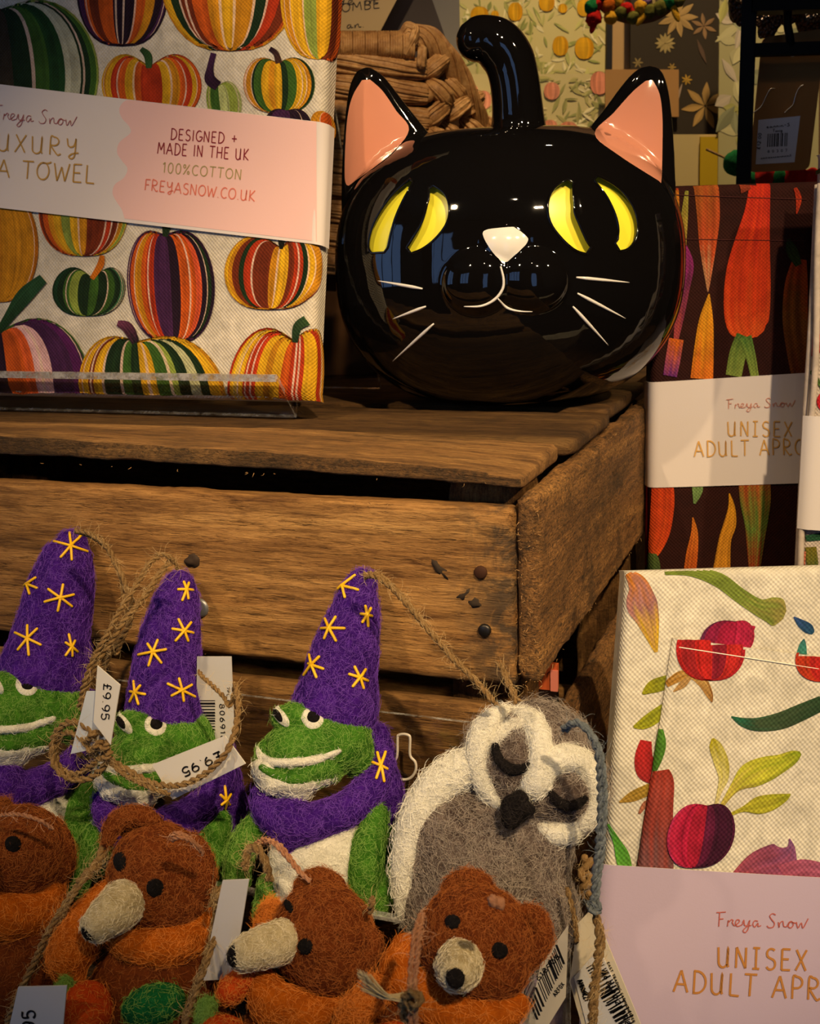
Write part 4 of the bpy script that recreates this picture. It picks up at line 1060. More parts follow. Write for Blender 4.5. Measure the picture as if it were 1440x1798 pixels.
# --- cream apron with vegetables, nearest
O3 = P(1062, 1515, .64); S3 = Sheet(O3, HU, leanv(15), skew=.11); vt = S3.px(1100, 1003)[1]; botv = (TZ+.006-O3[2])/S3.V[2]
S3 = Sheet(O3, HU, leanv(15), (0, .155), (botv, vt), .005, skew=.11, wave=wrinkle(36, 26, .0003))
a3 = thing('folded_apron', tuple(S3.map([(.07, botv)])[0]), 'cream folded apron printed with beetroot and leaves, wrapped in a lilac band', 'apron', 'folded aprons at the right')
CRM = (240, 234, 214)
g = Geo(); S3.cloth(g, back=.016, du=.0028, col=srgb(CRM)); c3_ = obj('cloth', g, canv, a3, col=True)
g = Geo(); cs = in_sheet(S3, .012, .0); L = 0; S_ = S3
def s3(pts, c0, c1_=None, c2=None, **k):
    global L; L += 1; strip_print(g, S_, pts, c0, c1_, c2, off=.0003+L*.00003, clip=cs, **k)
s3([(1106, 1004, 10), (1122, 1030, 18), (1127, 1060, 27), (1138, 1090, 20), (1152, 1145, 3)], (224, 140, 50), (170, 120, 120), (220, 180, 40), na=20)
s3([(1168, 1000, 9), (1215, 1000, 12), (1262, 1018, 13), (1300, 1046, 13), (1332, 1066, 15), (1356, 1072, 24), (1368, 1076, 24), (1378, 1080, 8)], (120, 140, 50), (130, 150, 60), (170, 160, 84), na=20)
s3([(1394, 1083, 1), (1406, 1094, 7), (1420, 1104, 9), (1428, 1112, 3)], (50, 80, 140), (40, 90, 120)); s3([(1408, 1148, 9), (1410, 1132, 6), (1412, 1122, 1)], (70, 150, 130), (60, 120, 120))
pumpkin_print(g, S3, 1272, 1122, 47, 34, (1290, 1092), [(110, 40, 80), (150, 30, 70), (180, 30, 70), (190, 36, 76), (176, 40, 70)], 31, off=.0016, streaks=0, clip=cs)
s3([(1286, 1110, 20), (1310, 1108, 14), (1326, 1100, 1)], (180, 34, 70))
s3([(1128, 1218, 2), (1145, 1206, 11), (1168, 1198, 12), (1190, 1190, 9)], (160, 160, 30), (140, 150, 40)); s3([(1112, 1276, 2), (1130, 1270, 10), (1152, 1256, 12), (1172, 1240, 9)], (170, 170, 30), (150, 160, 40))
s3([(1134, 1300, 10), (1130, 1330, 16), (1136, 1355, 18), (1146, 1372, 6)], (190, 40, 40), (150, 40, 40)); s3([(1087, 1408, 1), (1110, 1398, 9), (1142, 1384, 10)], (200, 160, 70), (170, 140, 50))
s3([(1068, 1448, 3), (1082, 1475, 6), (1092, 1500, 12), (1098, 1525, 12)], (80, 160, 50), (100, 170, 60)); s3([(1122, 1428, 2), (1132, 1412, 5), (1142, 1406, 4)], (190, 120, 90))
obj('print', g, canv, c3_, col=True)
# front pocket layer
pk0 = S3.px(1183, 1122); pkL = S3.px(1122, 1520); sk = (pk0[0]-pkL[0])/(pk0[1]-pkL[1])
O4 = S3.O+S3.N*.0035; S4 = Sheet(O4, S3.U, S3.V, skew=.11+sk); ul = S4.px(1124, 1500)[0]; vt4 = S4.px(1183, 1120)[1]; vt4r = S4.px(1440, 1162)[1]; ur = S4.px(1440, 1300)[0]
S4 = Sheet(O4, S3.U, S3.V, (ul, ul+.145), (botv, vt4), .0025, skew=.11+sk)
def pocket_wave(u, v): return .0008*np.sin(u*30+v*20)
S4.wave = pocket_wave
g = Geo(); du = .0028; us = np.linspace(S4.u[0]-.001, S4.u[1], 54); V4 = []; UV4 = []
for k in range(62):
    for u in us:
        tv = vt4+(vt4r-vt4)*(u-ul)/(ur-ul)*.9; v = botv+(tv-botv)*k/61; V4.append(0); UV4.append((u, v))
UV4 = np.array(UV4); S4.v = (botv-1, 9); F4 = S4.map(UV4, 0); B4 = F4-S4.N*.0012; nn = len(F4); m4 = len(us)
g.add(F4, grid_faces(62, m4), 0, srgb(CRM), UV4); g.add(B4, [f[::-1] for f in grid_faces(62, m4)], 0, srgb(CRM), UV4)
g.add(np.concatenate([F4, B4]), [(61*m4+i, 61*m4+i+1, nn+61*m4+i+1, nn+61*m4+i) for i in range(m4-1)]+[(k*m4, (k+1)*m4, nn+(k+1)*m4, nn+k*m4) for k in range(61)], 0, srgb((220, 204, 180)), np.concatenate([UV4, UV4]))
pko = obj('pocket', g, canv, a3, col=True)
g = Geo(); S_ = S4
def pclip(c):
    tv = vt4+(vt4r-vt4)*(c[0]-ul)/(ur-ul)*.9; return S4.u[0]-.001 < c[0] < S4.u[1] and c[1] < tv
cs = pclip; L = 0
pumpkin_print(g, S4, 1248, 1140, 61, 53, (1248, 1090), [(190, 34, 34), (170, 36, 40), (206, 40, 36), (150, 30, 50), (200, 44, 40), (186, 34, 44)], 33, off=.0006, streaks=0, clip=cs)
s3([(1170, 1202, 5), (1192, 1188, 9), (1214, 1184, 8), (1234, 1198, 9), (1246, 1220, 6), (1250, 1233, 1)], (180, 130, 50), (200, 160, 90), (150, 100, 50)); s3([(1182, 1214, 1), (1198, 1202, 6), (1210, 1190, 4)], (190, 150, 90))
pumpkin_print(g, S4, 1446, 1158, 50, 38, (1450, 1130), [(200, 60, 30), (196, 40, 34), (180, 30, 40)], 34, off=.0007, streaks=0, clip=cs)
s3([(1284, 1258, 1), (1305, 1268, 8), (1332, 1272, 12), (1370, 1266, 15), (1405, 1252, 15), (1445, 1234, 13)], (40, 110, 80), (70, 90, 60), (50, 80, 50), na=18)
s3([(1160, 1280, 4), (1160, 1305, 9), (1154, 1330, 9), (1148, 1356, 3)], (90, 150, 50), (70, 120, 40))
s3([(1160, 1352, 14), (1162, 1372, 21), (1156, 1410, 26), (1150, 1450, 31), (1150, 1500, 32), (1150, 1540, 32)], (170, 60, 44), (160, 70, 60), (140, 90, 90), na=22)
s3([(1255, 1420, 3), (1262, 1392, 4), (1270, 1365, 9), (1266, 1338, 13), (1256, 1310, 11), (1251, 1296, 2)], (226, 214, 150), (214, 206, 120), (190, 180, 30))
s3([(1258, 1428, 3), (1275, 1402, 5), (1292, 1380, 10), (1315, 1362, 22), (1345, 1350, 22), (1372, 1340, 16), (1395, 1328, 11), (1406, 1322, 3)], (206, 186, 90), (200, 200, 60), (140, 160, 30), na=18)
s3([(1262, 1438, 2), (1285, 1428, 3), (1305, 1420, 5), (1330, 1414, 15), (1355, 1408, 14), (1378, 1400, 7), (1388, 1394, 1)], (200, 190, 60), (170, 176, 40))
pumpkin_print(g, S4, 1216, 1464, 59, 56, (1240, 1415), [(200, 50, 100), (206, 40, 80), (190, 30, 70), (180, 30, 60), (96, 24, 60), (70, 20, 50), (64, 20, 46), (80, 24, 56)], 35, off=.0014, streaks=0, clip=cs, nt=40, tw=8)
s3([(1290, 1540, 10), (1330, 1520, 26), (1372, 1508, 30), (1388, 1490, 9), (1386, 1472, 1)], (190, 90, 110), (170, 90, 130), (150, 100, 150), na=18); s3([(1380, 1545, 30), (1410, 1530, 22), (1450, 1535, 18)], (186, 90, 120), (180, 100, 130))
obj('print', g, canv, pko, col=True)
g = Geo(); tube(g, [S4.map([S4.px(x, 1136+(x-1190)*.155)], .0005)[0] for x in np.linspace(1192, 1438, 60)], .00032, 5); obj('stitching', g, flat('cream thread', (250, 240, 220), .8), pko)
sv = S3.v
b3 = band_on(S3, a3, (1062, 1513), (1440, 1536), (1062, 1900), (1440, 1923), 'paper_band', (186, 168, 190), off=.0062, lo=-.005, label='lilac paper band')
g = Geo(); S3.v = (-9, 9); wv = S3.wave
text_print(g, S3, FS, (1254, 1619), (1412, 1623), 24, .0006, (180, 96, 88), off=.0066, track=.02)
text_print(g, S3, ['U', 'N', 'I2', 'S', 'E', 'X'], (1254, 1690), (1410, 1697), 36, .0012, (180, 122, 60), off=.0066, track=.3)
text_print(g, S3, list('ADULT APR')+['O2', 'N'], (1178, 1733), (1500, 1752), 38, .0012, (180, 122, 60), off=.0066, track=.25)
obj('lettering', g, paper, b3, col=True); S3.v = sv

# ================================================================== a red packet inside the crate
zt_, zb_ = on(1, .15, 985, 1170)[2], on(1, .15, 985, 1214)[2]; xp = on(1, .15, 965, 1190)[0]
t = thing('paper_packet', (xp, .18, TZ), 'orange packet with a pink stripe glimpsed through the gap in the crate side', 'packet')
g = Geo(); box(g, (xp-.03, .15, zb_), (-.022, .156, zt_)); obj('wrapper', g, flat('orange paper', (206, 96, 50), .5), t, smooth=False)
g = Geo(); box(g, (xp-.03, .1495, TZ+.001), (-.022, .156, zb_-.0002)); obj('lower_wrapper', g, flat('shaded wrapper paper', (30, 12, 8), .5), t, smooth=False)  # lower wrapper coloured dark for the shade inside the crate
g = Geo(); box(g, (xp+.001, .1485, zb_), (xp+.006, .1498, zt_-.003)); obj('pink_stripe', g, flat('pink paper', (236, 140, 120), .5), t, smooth=False)

# ================================================================== behind: boards, papers, basket, wreath
def sheet_at(px, py, d, U=None, lean=0):
    O = P(px, py, d); return Sheet(O, HU if U is None else U, leanv(lean) if U is None else (0, 0, 1), r=.0005)
def panel(name, label, cat_, poly, d, m, th=.004, col=None, parent=None, group=None, downto=None):
    """flat board or paper cut to a pixel outline, with thickness, facing the aisle"""
    S = sheet_at(*np.mean(poly, 0), d); uv = np.array([S.px(*p) for p in poly])
    if downto is not None:
        i = np.argsort(uv[:, 1])[:2]; uv[i, 1] = (downto-S.O[2])
    V = S.map(uv*1.0, 0) if False else S.O+uv[:, :1]*S.U+uv[:, 1:]*S.V
    g = Geo(); prism(g, V, -S.N*th, col=srgb(col) if col else (1, 1, 1))
    if parent is None:
        t = thing(name, tuple(V[np.argmin(V[:, 2])]), label, cat_, group); o = obj('board', g, m, t, smooth=False, col=bool(col))
        return t, S, o
    o = obj(name, g, m, parent, smooth=False, col=bool(col)); return parent, S, o
FLZ = -1.1
t, SL, o = panel('paper_sheet', 'cream wrapping paper sheet printed with yellow lemons, hanging behind the cat stem', 'wrapping paper', [(805, -60), (1071, -60), (1069, 140), (803, 140)], 1.50, softpaint, .002, (206, 192, 128))
def leaf(g, S, x, y, l, w, a, c, off): 
    dx, dy = math.cos(a), math.sin(a); strip_print(g, S, [(x-dx*l, y-dy*l, .5), (x, y, w), (x+dx*l, y+dy*l, .5)], c, off=off, na=3, n=3)
g = Geo(); S = SL; R = random.Random(3)
Sw = Sheet(S.O, S.U, S.V, (-9, 9), (-9, 9), .001)
for i in range(230):
    leaf(g, Sw, R.uniform(812, 1062), R.uniform(-50, 132), R.uniform(7, 15), R.uniform(1.5, 4), R.uniform(0, 3.14), R.choice([(170, 168, 96), (226, 214, 160), (150, 154, 84), (190, 184, 110)]), .0003+i*2e-6)
for (x, y, rx, ry) in ((842, 26, 16, 14), (869, 26, 7, 7), (905, 21, 13, 16), (960, 4, 14, 16), (988, 15, 8, 8), (1026, 14, 13, 15), (984, 81, 14, 17), (1026, 85, 17, 19), (840, -30, 14, 14)):
    pumpkin_print(g, Sw, x, y, rx, ry, (x, y-ry), [(206, 150, 20), (214, 160, 30), (200, 140, 16)], int(x), off=.001, streaks=0, nt=16, ns=8)
obj('lemon_print', g, softpaint, o, col=True)
t, SB, o = panel('paper_sheet', 'cream wrapping paper sheet printed with pink peaches, below the lemon paper', 'wrapping paper', [(800, 130), (1300, 130), (1300, 420), (800, 420)], 1.46, softpaint, .002, (214, 198, 138))
Sw = Sheet(SB.O, SB.U, SB.V, (-9, 9), (-9, 9), .001); g = Geo()
for i in range(330):
    leaf(g, Sw, R.uniform(806, 1185), R.uniform(136, 330), R.uniform(8, 18), R.uniform(2, 4.5), R.uniform(0, 3.14), R.choice([(164, 160, 96), (232, 218, 164), (150, 150, 90), (190, 180, 112)]), .0003+i*2e-6)
for (x, y, rx, ry) in ((828, 162, 12, 14), (849, 176, 14, 16), (969, 160, 14, 15), (1052, 146, 16, 20), (966, 223, 13, 12), (998, 226, 16, 12), (1090, 230, 16, 14)):
    pumpkin_print(g, Sw, x, y, rx, ry, (x, y-ry), [(222, 140, 104), (230, 150, 116)], int(x), off=.0012, streaks=0, nt=16, ns=8)
obj('peach_print', g, softpaint, o, col=True)
t, SK, o = panel('kraft_card', 'plain kraft card pinned between the peach paper and the dark floral paper', 'card', [(1063, 122), (1192, 122), (1192, 205), (1063, 205)], 1.425, softpaint, .003, (176, 132, 78))
t, SD, o = panel('picture_board', 'dark board printed with pale dried flowers behind the right cat ear', 'picture', [(1108, -60), (1266, -60), (1264, 236), (1106, 236)], 1.42, softpaint, .006, (60, 52, 40))
Sw = Sheet(SD.O, SD.U, SD.V, (-9, 9), (-9, 9), .001); g = Geo()
def flower(cx, cy, r, k, c, a0=0):
    for j in range(k):
        a = a0+2*math.pi*j/k; x, y = cx+math.cos(a)*r*.55, cy+math.sin(a)*r*.55; leaf(g, Sw, x, y, r*.5, r*.17, a, c, .0003+j*3e-5)
flower(1190, 30, 34, 9, (176, 144, 88)); flower(1168, 76, 17, 12, (170, 150, 96)); flower(1238, 186, 40, 7, (172, 138, 78), .3); flower(1236, 46, 22, 6, (150, 118, 80), .4)
flower(1150, 12, 18, 7, (150, 130, 80)); flower(1206, 140, 9, 7, (190, 150, 60)); flower(1180, 118, 7, 6, (170, 140, 70)); flower(1120, 110, 9, 6, (150, 130, 80))
leaf(g, Sw, 1190, 170, 24, 3, 1.9, (150, 130, 110), .0006); leaf(g, Sw, 1232, 90, 22, 4, 1.2, (96, 76, 60), .0006)
obj('flower_print', g, softpaint, o, col=True)
t, _, o = panel('easel_frame', 'pale wooden upright strip with a black edge beside the lemon paper', 'frame', [(1077, -60), (1110, -60), (1108, 124), (1075, 124)], 1.43, flat('pale wood', (186, 150, 96), .7), .012)
panel('edge_strip', None, None, [(1067, -60), (1077, -60), (1075, 124), (1065, 124)], 1.43, flat('black strip', (24, 20, 16), .6), .012, parent=t)
t, _, o = panel('picture_board', 'cream card with a yellow stripe below the dark floral board', 'card', [(1182, 236), (1264, 236), (1262, 420), (1180, 420)], 1.41, softpaint, .006, (206, 184, 124))
panel('yellow_stripe', None, None, [(1230, 240), (1262, 240), (1260, 420), (1228, 420)], 1.404, softpaint, .004, (196, 162, 30), parent=t)
t, SE, o = panel('paper_sheet', 'pale green and grey patterned paper strip left of the black rack post', 'wrapping paper', [(1264, -60), (1440, -60), (1436, 420), (1260, 420)], 1.38, softpaint, .003, (186, 176, 122))
Sw = Sheet(SE.O, SE.U, SE.V, (-9, 9), (-9, 9), .001); g = Geo()
for i in range(60):
    leaf(g, Sw, R.uniform(1268, 1430), R.uniform(-40, 330), R.uniform(12, 30), R.uniform(6, 14), R.uniform(0, 3.14), R.choice([(206, 196, 140), (150, 150, 110), (176, 170, 96), (196, 180, 150)]), .0003+i*4e-6)
obj('leaf_print', g, softpaint, o, col=True)
# the display wall these hang on
g = Geo(); cc = P(1000, 200, 1.56); S = Sheet(cc, HU, (0, 0, 1), r=.001)
prism(g, [cc+HU*a+np.array([0, 0, b]) for a, b in ((-.62, FLZ-cc[2]), (.6, FLZ-cc[2]), (.6, .5), (-.62, .5))], HF*.03)
t = thing('display_wall', (cc[0], cc[1], FLZ), 'brown free standing display wall carrying papers and pictures', 'display board'); obj('board', g, flat('brown board', (92, 64, 38), .8), t, smooth=False)
t, _, o = panel('pillar', 'grey painted pillar between the basket and the lemon paper', 'pillar', [(752, -60), (806, -60), (803, 300), (752, 300)], 1.36, flat('grey paint', (128, 122, 112), .7), .05, downto=FLZ)
t, _, o = panel('wooden_sign', 'dark brown triangular board standing behind the basket', 'board', [(690, -60), (738, -60), (797, 108), (690, 260), (560, 260), (600, 120)], 1.26, flat('dark brown board', (38, 20, 12), .6), .012, downto=.0125)
t, SC, o = panel('handwritten_card', 'tan card with handwriting above the basket rim', 'card', [(560, -60), (728, -60), (664, 62), (612, 130), (556, 130)], 1.20, flat('tan card', (176, 150, 106), .8), .002)
Sw = Sheet(SC.O, SC.U, SC.V, (-9, 9), (-9, 9), .001); g = Geo()
text_print(g, Sw, ['M', 'a', 'd', 'e', ' ', 'i', 'n'], (545, 12), (664, 6), 16, .0009, (50, 44, 46), slant=.1, track=.1)
text_print(g, Sw, list('WYCOMBE'), (545, 28), (667, 14), 15, .0010, (50, 44, 46), slant=.06, track=.2)
text_print(g, Sw, ['d', 'e', 'r', ' ', 'a', 'n', '.'], (560, 54), (640, 48), 14, .0009, (50, 44, 46), slant=.1, track=.1)
obj('handwriting', g, paper, o, col=True)
# riser for the basket
g = Geo(); box(g, (-.62, .42, TZ), (-.02, .78, .012)); t = thing('wooden_riser', (-.3, .6, TZ), 'dark wooden box behind the crate carrying the basket', 'box'); obj('box_body', g, darkwood, t, smooth=False)

# ---- raffia basket
raf, nt, b = mat('raffia'); v = gcoord(nt, (1, 1, 1))
f = noi(nt, v, 160, 5, .7, .6); f2 = noi(nt, v, 30, 3, .6)
a_ = mixc(nt, 1.0, ramp(nt, f, [(.3, (160, 112, 60)), (.6, (214, 166, 104)), (.8, (236, 200, 146))]), ramp(nt, f2, [(.3, (190, 170, 150)), (.7, (255, 255, 255))]), 'MULTIPLY')
lk(nt, a_, b.inputs['Base Color']); b.inputs['Roughness'].default_value = .6; bump(nt, b, f, .5, .001)
bf = Frame(700, 160, 1.04, face='upright')
basket = thing('raffia_basket', (bf.O[0], bf.O[1], .012), 'chunky woven raffia basket behind the cat and tea towel', 'basket')
def bundle(g, pts, R_, ns, r, tw=1.0, flatt=.6):
    """many strands running together along pts ((px,py,dy)), pinched to radius list R_"""
    q = smoothline(np.array([bf.at(a, b_, c) for a, b_, c in pts]), 10); T, A, B = frames(q); n = len(q)
    RR = np.interp(np.linspace(0, 1, n), np.linspace(0, 1, len(R_)), R_)*bf.k
    for s_ in range(ns):
        ph = 2*math.pi*s_/ns+random.uniform(-.3, .3); rr = random.uniform(.75, 1.0)
        an = ph+np.linspace(0, 1, n)*tw
        c = q+(A*(np.cos(an)*rr*RR)[:, None]+B*(np.sin(an)*rr*RR)[:, None])
        tube(g, c, r*bf.k*(1+.2*np.sin(np.arange(n)*.7+s_)), 5)
def solid(g, pts, R_, seg=14):
    q = smoothline(np.array([bf.at(a, b_, c) for a, b_, c in pts]), 8); n = len(q)
    rtube(g, q, np.interp(np.linspace(0, 1, n), np.linspace(0, 1, len(R_)), R_)*bf.k, seg)
for k in range(9):                                        # horizontal coils of the front
    y = 112+k*44; g = Geo(); x1 = 748+k*2
    pts = [(400, y-8, 0), (520, y-6, -4), (600, y-4, -6), (680, y+4, -4), (x1, y+10, 6)]
    solid(g, pts, [19, 20, 21, 20, 14]); bundle(g, pts, [21, 22, 23, 22, 15], 22, 3.2, 1.3); obj('coil', g, raf, basket)
R = random.Random(5)
for k in range(9):                                        # zigzag braid turning the corner and running back
    for j in range(5):
        x = 764+j*30+(k % 2)*6; y = 118+k*42+j*34; dy = 12+j*46; dr = 1 if (j+k) % 2 else -1
        g = Geo(); pts = [(x-17, y-14*dr, dy), (x-4, y-3*dr, dy-6), (x+10, y+10*dr, dy+4), (x+20, y+18*dr, dy+18)]
        solid(g, pts, [8, 15, 15, 8], 10); bundle(g, pts, [9, 17, 17, 8], 13, 2.6, .5); obj('braid', g, raf, basket)
g = Geo(); pts = [(380, 78, -4), (560, 80, -6), (640, 78, -6), (712, 76, -4)]; solid(g, pts, [19, 20, 20, 19]); obj('rim_core', g, raf, basket)
for j in range(14):                                       # wrapping round the front rim
    x0 = 420+j*22; g = Geo()
    for s_ in range(5):
        xx = x0+s_*4.2; an = np.linspace(0, 2*np.pi, 20); q = [bf.at(xx+4*math.sin(a*.5), 79+23*math.sin(a), -6+24*math.cos(a)) for a in an]; tube(g, q, 2.8*bf.k, 5, cap=False)
    obj('wrap', g, raf, basket)
g = Geo(); pts = [(705, 80, -4), (728, 66, 0), (752, 74, 12), (778, 100, 34), (806, 142, 70), (832, 190, 110), (850, 226, 150), (872, 270, 190)]
solid(g, pts, [18, 20, 22, 22, 20, 17, 14, 12]); bundle(g, pts, [20, 22, 24, 24, 22, 19, 15, 13], 26, 2.8, 7); obj('side_rim', g, raf, basket)
g = Geo(); pts = [(742, 84, -22), (741, 100, -24), (740, 116, -20)]; bundle(g, pts, [6, 7, 6], 12, 2.6, .2); solid(g, pts, [5, 6, 5]); obj('tie', g, raf, basket)
g = Geo(); pts = [(708, 62, -16), (716, 50, -18), (728, 54, -20), (724, 70, -26), (712, 96, -22)]; bundle(g, pts, [6, 9, 8, 8, 4], 14, 2.4, 1.0); solid(g, pts, [5, 7, 7, 6, 3]); obj('knot', g, raf, basket)
g = Geo(); lo, hi = bf.at(390, 86, 30), bf.at(760, 86, 30)
q = [bf.at(380, 92, 24), bf.at(752, 92, 24), bf.at(840, 200, 250), bf.at(440, 150, 300)]
q = [np.array([p[0], p[1], 0.013]) for p in q]; hz = bf.at(700, 92, 24)[2]-.013
prism(g, q, np.array([0, 0, hz*.93])); obj('basket_wall', g, flat('inner raffia', (96, 62, 30), .9), basket, smooth=False)

# ---- felt ball wreath, hanging
wf = Frame(1118, -20, 1.30, face='upright')
wr = thing('felt_wreath', tuple(wf.at(1118, 55, 0)), 'bright felt ball and leaf wreath hanging at the top beside the dark floral board', 'wreath')
g = Geo(); q = [wf.at(1118+84*math.cos(a), -50+84*math.sin(a), 0) for a in np.linspace(0, 2*math.pi, 60)]; tube(g, q, 9*wf.k, 8, cap=False); obj('ring', g, flat('twig ring', (90, 60, 34), .9), wr)
cols = [felt('ball red', (150, 16, 12), (190, 30, 20)), felt('ball ochre', (186, 130, 20), (214, 160, 40)), orange, dgreen, felt('ball mauve', (110, 80, 120), (150, 110, 150)), felt('ball olive', (70, 70, 24), (110, 104, 40))]
for i, (x, y, r, c) in enumerate([(1040, 12, 13, 3), (1043, 32, 14, 0), (1052, 8, 10, 0), (1070, 10, 14, 2), (1072, 30, 12, 1), (1090, 22, 12, 5), (1102, 14, 10, 0), (1112, 30, 12, 5), (1126, 12, 12, 1), (1140, 20, 12, 5), (1136, 0, 10, 4), (1160, 14, 13, 5), (1176, 4, 12, 3), (1192, 0, 12, 5), (1060, -10, 13, 3), (1030, -20, 12, 5), (1085, 0, 12, 1)]):
    g = Geo(); wf.ell(g, x, y, -8, r, r*.9, r, sub=3, lump=.25, seed=i); obj('felt_ball', g, cols[c], wr)
for (x, y, a, c) in ((1043, 42, 1.9, 0), (1128, 30, 2.2, 1), (1100, 14, .5, 0), (1186, 22, 1.2, 1)):
    g = Geo(); wf.ell(g, x, y, -12, 17, 3, 6, rot=-math.degrees(a), sub=3); obj('felt_leaf', g, cols[c], wr)

# ---- black wire rack with hanging goods
blk = flat('black painted steel', (8, 8, 8), .6, .12)
bot = P(1296, 600, 1.0)
rack = thing('wire_rack', (P(1311, 200, 1.0)[0], P(1311, 200, 1.0)[1], TZ), 'black metal display rack at the upper right', 'rack')
pp = P(1311, 160, 1.0); g = Geo(); s_ = .0058
def post(name, p, lo, hi, w): g = Geo(); box(g, (p[0]-w, p[1]-w, lo), (p[0]+w, p[1]+w, hi)); return obj(name, g, blk, rack, smooth=False)
post('post', pp, TZ, .50, s_)
p2 = pp+HU*.16; post('post', p2, TZ, .50, s_)
def bar(name, z, w=.005):
    g = Geo(); a = np.array([pp[0], pp[1], z]); b_ = np.array([p2[0], p2[1], z]); prism(g, [a+np.array([0, 0, -w])-HF*w, a+np.array([0, 0, w])-HF*w, a+np.array([0, 0, w])+HF*w, a+np.array([0, 0, -w])+HF*w], b_-a); return obj(name, g, blk, rack, smooth=False)
bar('crossbar', P(1380, 89, 1.0)[2]); bar('crossbar', P(1380, 4, 1.0)[2], .011)
g = Geo(); q = [P(1384, 4, .99), P(1383, 40, .985), P(1386, 60, .985), P(1390, 88, .992)]; tube(g, smoothline(q, 8), [.0035]*25, 8); obj('hook', g, blk, rack)
seqm, nt, b = mat('brown sequins'); vor = N(nt, 'ShaderNodeTexVoronoi'); vor.inputs['Scale'].default_value = 420; lk(nt, gcoord(nt), vor.inputs['Vector'])
lk(nt, ramp(nt, vor.outputs['Distance'], [(.1, (110, 76, 46)), (.7, (26, 16, 10))]), b.inputs['Base Color']); b.inputs['Roughness'].default_value = .3; b.inputs['Metallic'].default_value = .4; bump(nt, b, vor.outputs['Distance'], 1.0, .002)
for i, (x, y, rx, rz, w_) in enumerate(((1302, 8, 20, 32, 'left of the rack post'), (1350, 28, 22, 38, 'right of the rack post'), (1380, 14, 26, 28, 'under the top bar'), (1424, 22, 26, 34, 'at the frame corner'))):
    hf = Frame(x, y, 1.05, face='upright'); t = thing('hanging_ornament', tuple(hf.at(x, y+rz, 0)), 'brown sequinned ornament hanging '+w_, 'ornament', 'sequinned ornaments')
    g = Geo(); hf.ell(g, x, y, 0, rx, 12, rz, sub=4, lump=.35, seed=i*3); hf.ell(g, x+rx*.5, y-rz*.4, 2, rx*.8, 10, rz*.6, sub=4, lump=.3, seed=i); obj('body', g, seqm, t)
    g = Geo(); tube(g, [hf.at(x, y-rz*.8, 0), hf.at(x, y-rz*.8-60, 0)], .0008, 6); obj('cord', g, blk, t)
# kraft earring card with its price label
ec = sheet_at(1372, 190, 1.03); ecard = thing('earring_card', tuple(ec.O), 'brown kraft earring card with a white price label hanging on the rack', 'card')
def rrect(S, pts, r=.004):
    uv = np.array([S.px(*p) for p in pts]); out = []
    for i in range(len(uv)):
        a, b_, c = uv[i-1], uv[i], uv[(i+1) % len(uv)]
        p = b_+nrm(a-b_)*r; q = b_+nrm(c-b_)*r
        for t_ in np.linspace(0, 1, 6): out.append((1-t_)**2*p+2*t_*(1-t_)*b_+t_**2*q)
    return np.array(out)
uv = rrect(ec, [(1338, 66), (1450, 50), (1420, 298), (1314, 303)], .006); V = ec.O+uv[:, :1]*ec.U+uv[:, 1:]*ec.V
g = Geo(); prism(g, V, ec.N*.0015); kc = obj('card', g, flat('kraft card', (150, 98, 42), .75), ecard, smooth=False)
uv = np.array([ec.px(*p) for p in [(1331, 211), (1404, 204), (1394, 285), (1326, 289)]]); V = ec.O+uv[:, :1]*ec.U+uv[:, 1:]*ec.V+ec.N*.0016
g = Geo(); prism(g, V, ec.N*.0004, col=srgb((206, 200, 200))); pl = obj('price_label', g, paper, ecard, smooth=False, col=True); pl['label'] = 'white barcode price label'
g = Geo(); Sw = Sheet(ec.O+ec.N*.0022, ec.U, ec.V, (-9, 9), (-9, 9), .001); R = random.Random(9)
x = 1349
while x < 1384:
    w = R.choice([1, 1.5, 2.2]); ribbon2d(g, Sw, [(x, 235-(x-1349)*.06), (x-1.2, 258-(x-1349)*.04)], w*.0005, srgb((30, 26, 26)), .0001, False); x += w+R.choice([1.2, 2])
text_print(g, Sw, list('£12.00'), (1334, 262), (1337, 234), 5, .0005, (30, 26, 26)); text_print(g, Sw, ['e', 'a', 'r', 'r', 'i', 'n', '-', 's'], (1346, 225), (1388, 221), 5, .0005, (80, 76, 76), track=.1)
text_print(g, Sw, ['f', 'a', 'n', 'c', 'y'], (1358, 232), (1374, 231), 5, .0005, (80, 76, 76), track=.1); text_print(g, Sw, list('80307'), (1348, 268), (1382, 266), 4, .0004, (80, 76, 76), track=.9)
text_print(g, Sw, ['c', 'o', 'm', 'e', 'a', 'n', 'c', 'e', 'n', 'o', 'w', 'a', 's'], (1336, 279), (1390, 274), 3, .0004, (90, 86, 86), track=.1)
obj('barcode', g, paper, pl, col=True)
silv = flat('silver wire', (210, 200, 190), .25, .6, .9)
for pts in ([(1358, 157), (1350, 158), (1342, 172), (1334, 188), (1320, 199)], [(1408, 150), (1400, 156), (1394, 170), (1390, 184), (1380, 194), (1375, 199)]):
    g = Geo(); tube(g, smoothline([ec.O+ec.px(*p)[0]*ec.U+ec.px(*p)[1]*ec.V+ec.N*.004 for p in pts], 8), .0005, 6); obj('ear_wire', g, silv, ecard)
g = Geo(); q = ec.O+ec.px(1391, 97)[0]*ec.U+ec.px(1391, 97)[1]*ec.V; ell(g, q+ec.N*.0016, np.array([ec.U*.003, ec.N*.0003, ec.V*.0016]), 2); obj('hang_hole', g, flat('pale hole', (220, 200, 180), .6), ecard)
